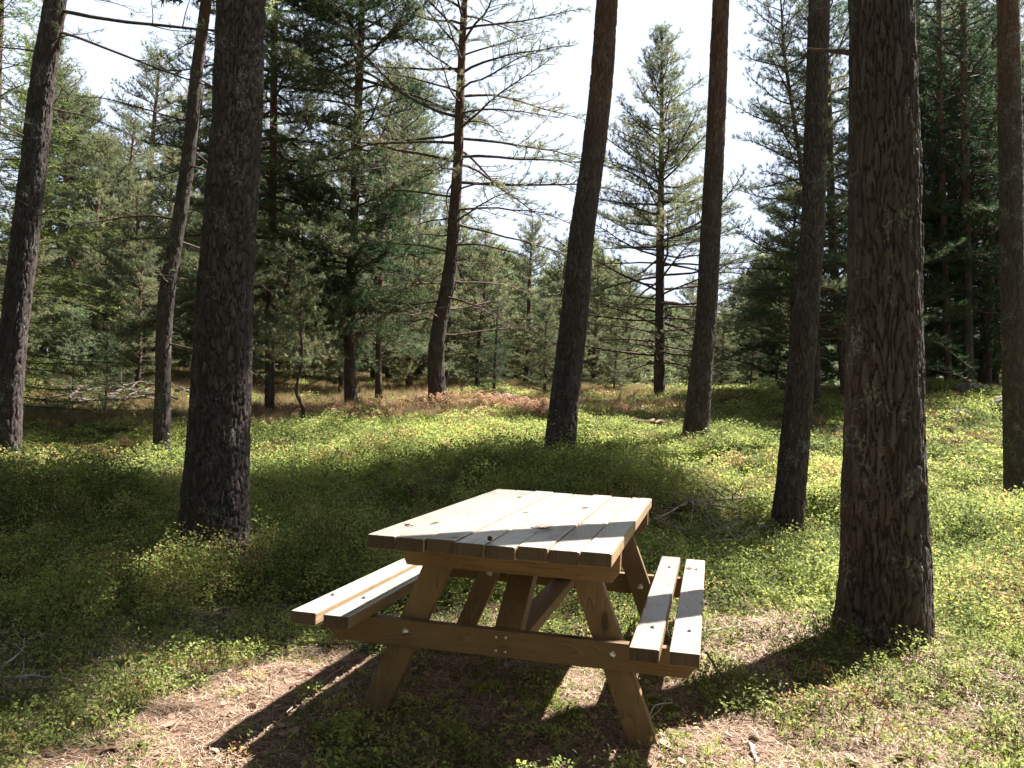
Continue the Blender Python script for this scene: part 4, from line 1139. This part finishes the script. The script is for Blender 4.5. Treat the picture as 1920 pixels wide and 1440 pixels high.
# ------------------------------------------------------------------ sticks, logs, cones, rocks
def stick(name, label, pts_px, r0, r1, mat, cat='stick', twigs=0, seed=0, lift=0.01, group=None, world=None, hmax=0.0):
    rg = np.random.default_rng(seed)
    if world is None:
        W_ = []
        for (u, v) in pts_px:
            X_, Y_, d = ground_xy(u, v); W_.append((X_, Y_, float(gz(np.array([X_]), np.array([Y_]))[0]) + lift))
        W_ = np.array(W_)
    else: W_ = np.array(world, float)
    t = np.r_[0, np.cumsum(np.linalg.norm(np.diff(W_, axis=0), axis=1))]
    n_ = 14; tt = np.linspace(0, t[-1], n_)
    Q = np.stack([np.interp(tt, t, W_[:, k]) for k in range(3)], -1)
    ker = np.array([0.25, 0.5, 0.25])
    Q[1:-1] = Q[:-2] * 0.25 + Q[1:-1] * 0.5 + Q[2:] * 0.25
    Q += rg.normal(size=Q.shape) * r0 * 0.35
    Q[:, 2] += hmax * np.sin(np.linspace(0, np.pi, n_))
    base = Q[0].copy()
    tb = Tubes(); R_ = np.linspace(r0, r1, n_) * (1 + 0.12 * rg.normal(size=n_)); R_[0] *= 0.92
    tb.add(np.concatenate([[Q[0] - base], Q - base, [Q[-1] - base]]), np.concatenate([[0.0003], R_, [0.0002]]), 9 if r0 > 0.02 else 6)
    for k in range(twigs):
        i0 = rg.integers(2, n_ - 2); d = Q[i0 + 1] - Q[i0]; d /= np.linalg.norm(d)
        s_ = np.array([-d[1], d[0], 0]) * rg.choice([-1, 1]) * rg.uniform(0.5, 1.2) + d * 0.7 + np.array([0, 0, rg.uniform(0.1, 0.8)])
        s_ /= np.linalg.norm(s_); l_ = t[-1] * rg.uniform(0.12, 0.35)
        S = [Q[i0] - base]
        for w_ in range(5):
            s_ = s_ + rg.normal(size=3) * 0.18 + np.array([0, 0, -0.06]); s_ /= np.linalg.norm(s_); S.append(S[-1] + s_ * l_ / 5)
        tb.add(S, np.linspace(R_[i0] * 0.55, R_[i0] * 0.12 + 0.0006, 6), 5)
    V, Fc = tb.arrays()
    o = link(name, mesh_np(name, V, Fc, mat, True), None, base)
    tag(o, label, cat, group)
    return o


stick('fallen_log', 'pale fallen log half sunk in shrubs, left of the thickest trunk', [(1408, 1076), (1490, 1092), (1572, 1113)], 0.036, 0.030, M_DEAD, 'log', 0, 1, 0.12)
stick('fallen_log', 'short reddish log lying in bilberry behind the right bench', [(1186, 811), (1248, 810)], 0.04, 0.03, M_CONE, 'log', 1, 2, 0.16)
stick('fallen_log', 'long grey fallen log in front of the brush pile on the left', [(36, 788), (110, 783), (178, 774)], 0.05, 0.03, M_SILVER, 'log', 3, 3, 0.22)
for k, (pts, lab, r0, tw) in enumerate([
        ([(60, 770), (150, 762), (215, 742)], 'long dark branch reaching over the grey fallen log', 0.022, 4),
        ([(198, 750), (245, 762), (292, 760)], 'thick dark branch on top of the brush pile', 0.045, 4),
        ([(205, 760), (262, 752), (292, 748)], 'dark knotty branch at the back of the brush pile', 0.04, 5),
        ([(215, 772), (270, 772), (300, 770)], 'dark branch at the front of the brush pile', 0.035, 5),
        ([(130, 772), (160, 752), (178, 745)], 'broken branch stub standing up from the left end of the brush pile', 0.035, 2),
        ([(170, 785), (190, 812)], 'bleached short stick in front of the brush pile', 0.014, 1),
        ([(188, 768), (240, 760), (330, 768)], 'thickest dark log lying under the brush pile', 0.075, 3),
        ([(230, 776), (262, 764), (290, 752)], 'dark branch crossing the thickest log of the brush pile at a slant', 0.03, 6),
        ([(330, 758), (352, 770), (372, 775)], 'dark branch lying between the thin crooked trunk and the thick left trunk', 0.04, 7),
        ([(120, 785), (150, 772), (170, 768)], 'pale peeled branch resting on the grey fallen log', 0.02, 4),
        ([(196, 800), (205, 785), (222, 790)], 'curly bleached twigs right of the short bleached stick', 0.008, 9)]):
    stick('fallen_branch', lab, pts, r0, r0 * 0.35, M_SILVER if ('bleached' in lab or 'pale' in lab) else M_DEADD, 'branch', tw, 10 + k, 0.20 + 0.05 * (k % 3), 'branches of the brush pile on the left', hmax=0.10)
stick('fallen_branch', 'knotty dead branch with pale twigs in the bilberry right of the tabletop', [(1415, 962), (1350, 968), (1295, 972), (1275, 985)], 0.018, 0.008, M_DEAD, 'branch', 16, 20, 0.17)
stick('fallen_branch', 'curved pale branch below the knotty dead branch, right of the tabletop', [(1380, 985), (1330, 982), (1290, 976), (1230, 1010)], 0.013, 0.005, M_DEAD, 'branch', 14, 21, 0.17)
stick('fallen_branch', 'tangled dead branch between the tabletop and the slender right trunk', [(1225, 1000), (1290, 1030), (1350, 1028), (1400, 1000)], 0.010, 0.004, M_DEAD, 'branch', 18, 22, 0.14)
stick('fallen_branch', 'thin dead branch behind the right bench, beside the pale log', [(1430, 1010), (1390, 1040), (1330, 1045)], 0.008, 0.004, M_SILVER, 'branch', 14, 29, 0.13)
stick('fallen_stick', 'forked brown stick on the ground right of the right bench', [(1362, 1092), (1400, 1140), (1440, 1142), (1505, 1150)], 0.010, 0.005, M_DEAD, 'stick', 3, 23, 0.04)
stick('fallen_stick', 'thin straight stick lying just beyond the end of the right bench', [(1312, 1195), (1385, 1187)], 0.006, 0.004, M_DEAD, 'stick', 1, 24, 0.02)
stick('fallen_stick', 'curved dark twig leaning at the corner of the right bench', [(1313, 1240), (1320, 1275), (1345, 1300), (1380, 1320)], 0.006, 0.003, M_DEADD, 'stick', 1, 25, 0.03, hmax=0.08)
stick('fallen_stick', 'thin pinkish twig lying across the lit needle litter at the bottom left', [(645, 1258), (600, 1290), (560, 1325), (520, 1370)], 0.0035, 0.002, M_DEAD, 'stick', 2, 26, 0.02)
stick('fallen_stick', 'bleached forked stick at the bottom left corner of the picture', [(2, 1300), (60, 1290), (122, 1300)], 0.006, 0.003, M_SILVER, 'stick', 3, 27, 0.05)
stick('fallen_stick', 'bleached twig pointing up from shrubs at the left edge', [(0, 1285), (40, 1250), (45, 1225)], 0.005, 0.002, M_SILVER, 'stick', 3, 28, 0.06)
stick('fallen_stick', 'short grey twig on the needles left of the left bench', [(508, 1213), (560, 1222), (592, 1222)], 0.0035, 0.002, M_SILVER, 'stick', 1, 30, 0.02)
stick('fallen_stick', 'pale peeled stick end at the bottom right of the table shadow', [(1408, 1405), (1420, 1437)], 0.010, 0.006, M_SILVER, 'stick', 0, 31, 0.01)
stick('fallen_stick', 'pale stick chip between the thick trunk shadow and the litter', [(1585, 1308), (1622, 1318)], 0.008, 0.006, M_DEAD, 'stick', 0, 32, 0.01)
stick('fallen_stick', 'curly white twig at the foot of the front right leg', [(1205, 1390), (1225, 1365), (1255, 1350), (1262, 1330)], 0.0035, 0.0015, M_SILVER, 'stick', 2, 33, 0.02, hmax=0.05)
stick('fallen_stick', 'long dark stick in the shadow under the left bench end', [(560, 1215), (640, 1222), (700, 1212)], 0.005, 0.003, M_DEADD, 'stick', 2, 34, 0.02)
stick('fallen_stick', 'thin bleached twig in the shrubs at the bottom right edge', [(1878, 1423), (1912, 1420)], 0.004, 0.003, M_SILVER, 'stick', 0, 35, 0.02)


def cone_mesh():
    V = []; Fc = []; o_ = 0
    for k in range(60):
        t = k / 60; a = k * 2.39996; r = 0.016 * math.sin(math.pi * min(1, 0.18 + t * 0.82)) + 0.002
        c = np.array([r * 0.45 * math.cos(a), r * 0.45 * math.sin(a), t * 0.042])
        o = np.array([r * math.cos(a), r * math.sin(a), t * 0.042 + 0.004]); s = np.array([-math.sin(a), math.cos(a), 0]) * 0.0045
        V += [c - s * .6, c + s * .6, o + s, o - s, c + [0, 0, .003] - s * .6, c + [0, 0, .003] + s * .6, o + [0, 0, .002] + s, o + [0, 0, .002] - s]
        for f in ((0, 1, 2, 3), (7, 6, 5, 4), (0, 4, 5, 1), (1, 5, 6, 2), (2, 6, 7, 3), (3, 7, 4, 0)): Fc.append(tuple(o_ + q for q in f))
        o_ += 8
    th = np.arange(8) / 8 * 6.283
    prof = [(0.001, 0), (0.007, 0.003), (0.009, 0.015), (0.006, 0.032), (0.001, 0.043)]
    for i_, (r, h) in enumerate(prof):
        for q in th: V.append(np.array([r * math.cos(q), r * math.sin(q), h]))
    for i_ in range(4):
        for q in range(8): Fc.append((o_ + i_ * 8 + q, o_ + i_ * 8 + (q + 1) % 8, o_ + (i_ + 1) * 8 + (q + 1) % 8, o_ + (i_ + 1) * 8 + q))
    return mesh_np('pine_cone', np.array(V), np.array(Fc), M_CONE, False)


CM = cone_mesh()
for k, (u, v, s, lab) in enumerate([(477, 1333, 1.3, 'brown pine cone on the sunlit needles at the bottom left'), (1402, 1398, 1.1, 'pine cone beside the pale peeled stick end'),
                                    (1683, 1433, 1.1, 'pine cone at the bottom edge of the picture, right of the trunk shadow'), (465, 1257, 1.0, 'pine cone at the upper end of the lit needle strip on the left'),
                                    (1310, 1215, 0.9, 'pine cone beside the near corner of the right bench'), (265, 1405, 0.9, 'small pine cone among seedlings at the bottom left')]):
    X_, Y_, d = ground_xy(u, v)
    o = link('pine_cone', CM, None, (X_, Y_, float(gz(np.array([X_]), np.array([Y_]))[0]) + 0.012), (1.5, 0.3 * k, k * 1.3)); o.scale = (s * 0.72,) * 3
    tag(o, lab, 'pine cone', 'pine cones')
o = link('pine_cone', CM, None, tuple(at(917, 1009, 2.95)[:2]) + (0.765,), (1.5, 0.2, 0.5)); o.scale = (0.45,) * 3
q = at(917, 1009, 1.0) - CC; s_ = (0.762 - CC[2]) / q[2]; o.location = tuple(CC + q * s_)
tag(o, 'tiny pine cone lying on the shaded part of the tabletop', 'pine cone', 'pine cones')


def on_top(u, v, z=0.7545):
    q = at(u, v, 1.0) - CC; return CC + q * ((z - CC[2]) / q[2])


a_, b_ = on_top(761, 984), on_top(776, 988)
stick('twig', 'short stubby twig on the near left corner of the tabletop', None, 0.004, 0.0015, M_DEAD, 'twig', 0, 40, world=[a_ + [0, 0, .003], (a_ + b_) / 2 + [0, 0, .005], b_ + [0, 0, .002]])
a_, b_ = on_top(847, 1008), on_top(870, 1008)
stick('twig', 'thin dark needle twig on the shaded near end of the tabletop', None, 0.0012, 0.0006, M_DEADD, 'twig', 0, 41, world=[a_, (a_ + b_) / 2 + [0, 0, .002], b_])
# sprig of needles on the table
rg = np.random.default_rng(9)
c = on_top(993, 993)
pp = np.array([c + np.array([t * 0.05, t * 0.012, 0.006]) for t in np.linspace(0, 1, 6)]) - c
V, Fc, v = needles(pp, np.tile([1.0, 0.2, 0.05], (6, 1)), 9, 0.045, 0.0016, 0.01, rg, 0.6)
V[:, 2] = np.clip(V[:, 2], 0.001, 0.03)
o = link('needle_sprig', mesh_np('needle_sprig', V, Fc, M_CONE, False), None, c); tag(o, 'dry brown sprig of needles in the middle of the tabletop', 'twig')


rg = np.random.default_rng(77)
cx_ = []; 
for q in range(150):
    if rg.random() < 0.6: cx_.append((rg.uniform(-0.38, 0.38), rg.uniform(0.03, 1.7), 0.7575))
    elif rg.random() < 0.5: cx_.append((rg.choice([-0.67, -0.545]) + rg.uniform(-0.03, 0.03), rg.uniform(0.2, 1.8), 0.4485))
    else: cx_.append((rg.choice([0.50, 0.62]) + rg.uniform(-0.03, 0.03), rg.uniform(0.2, 1.8), 0.4485))
cx_ = np.array(cx_); m_ = len(cx_); a = rg.random(m_) * 6.283; ln = rg.uniform(0.012, 0.035, m_); wd = rg.uniform(0.0010, 0.003, m_)
dx = np.stack([np.cos(a), np.sin(a), np.zeros(m_)], -1) * ln[:, None]; sd = np.stack([-np.sin(a), np.cos(a), np.zeros(m_)], -1) * wd[:, None]
V = np.stack([cx_ - dx / 2 - sd / 2, cx_ - dx / 2 + sd / 2, cx_ + dx / 2 + sd / 2, cx_ + dx / 2 - sd / 2], 1).reshape(-1, 3)
tag(link('needles_on_table', mesh_np('needles_on_table', V, np.arange(len(V)).reshape(-1, 4), M_CONE, False)), kind='stuff', label='brown needles and crumbs scattered on the boards of the picnic table')


def rock(label, u, v, depth, size, seed, sink=0.3):
    rg = np.random.default_rng(seed)
    bm = bmesh.new(); bmesh.ops.create_icosphere(bm, subdivisions=4, radius=1)
    for q in bm.verts:
        c_ = np.array(q.co); n_ = fbm(np.array([c_[0] * 1.4 + seed]), np.array([c_[1] * 1.4 + c_[2] * 1.1]), 4)[0]
        f_ = 0.75 + 0.55 * n_; q.co = Vector(c_ * f_ * np.array(size))
    me = bpy.data.meshes.new('rock'); bm.to_mesh(me); bm.free(); me.materials.append(M_ROCK)
    for pl in me.polygons: pl.use_smooth = True
    p = at(u, v, depth); p[2] = float(gz(np.array([p[0]]), np.array([p[1]]))[0]) + size[2] * (1 - 2 * sink) * 0.6
    o = link('rock', me, None, p, (0, 0, seed)); tag(o, label, 'rock', 'rocks on the mound'); return o


rock('low flat-topped grey rock on the mound behind the thickest trunk', 1826, 724, 20.3, (0.42, 0.3, 0.22), 3)
rock('rock partly behind the narrow right edge trunk', 1882, 745, 18.5, (0.35, 0.3, 0.22), 5)
rock('shaded grey rock in the shrubs below the flat-topped rock', 1800, 752, 17.5, (0.28, 0.2, 0.12), 8)
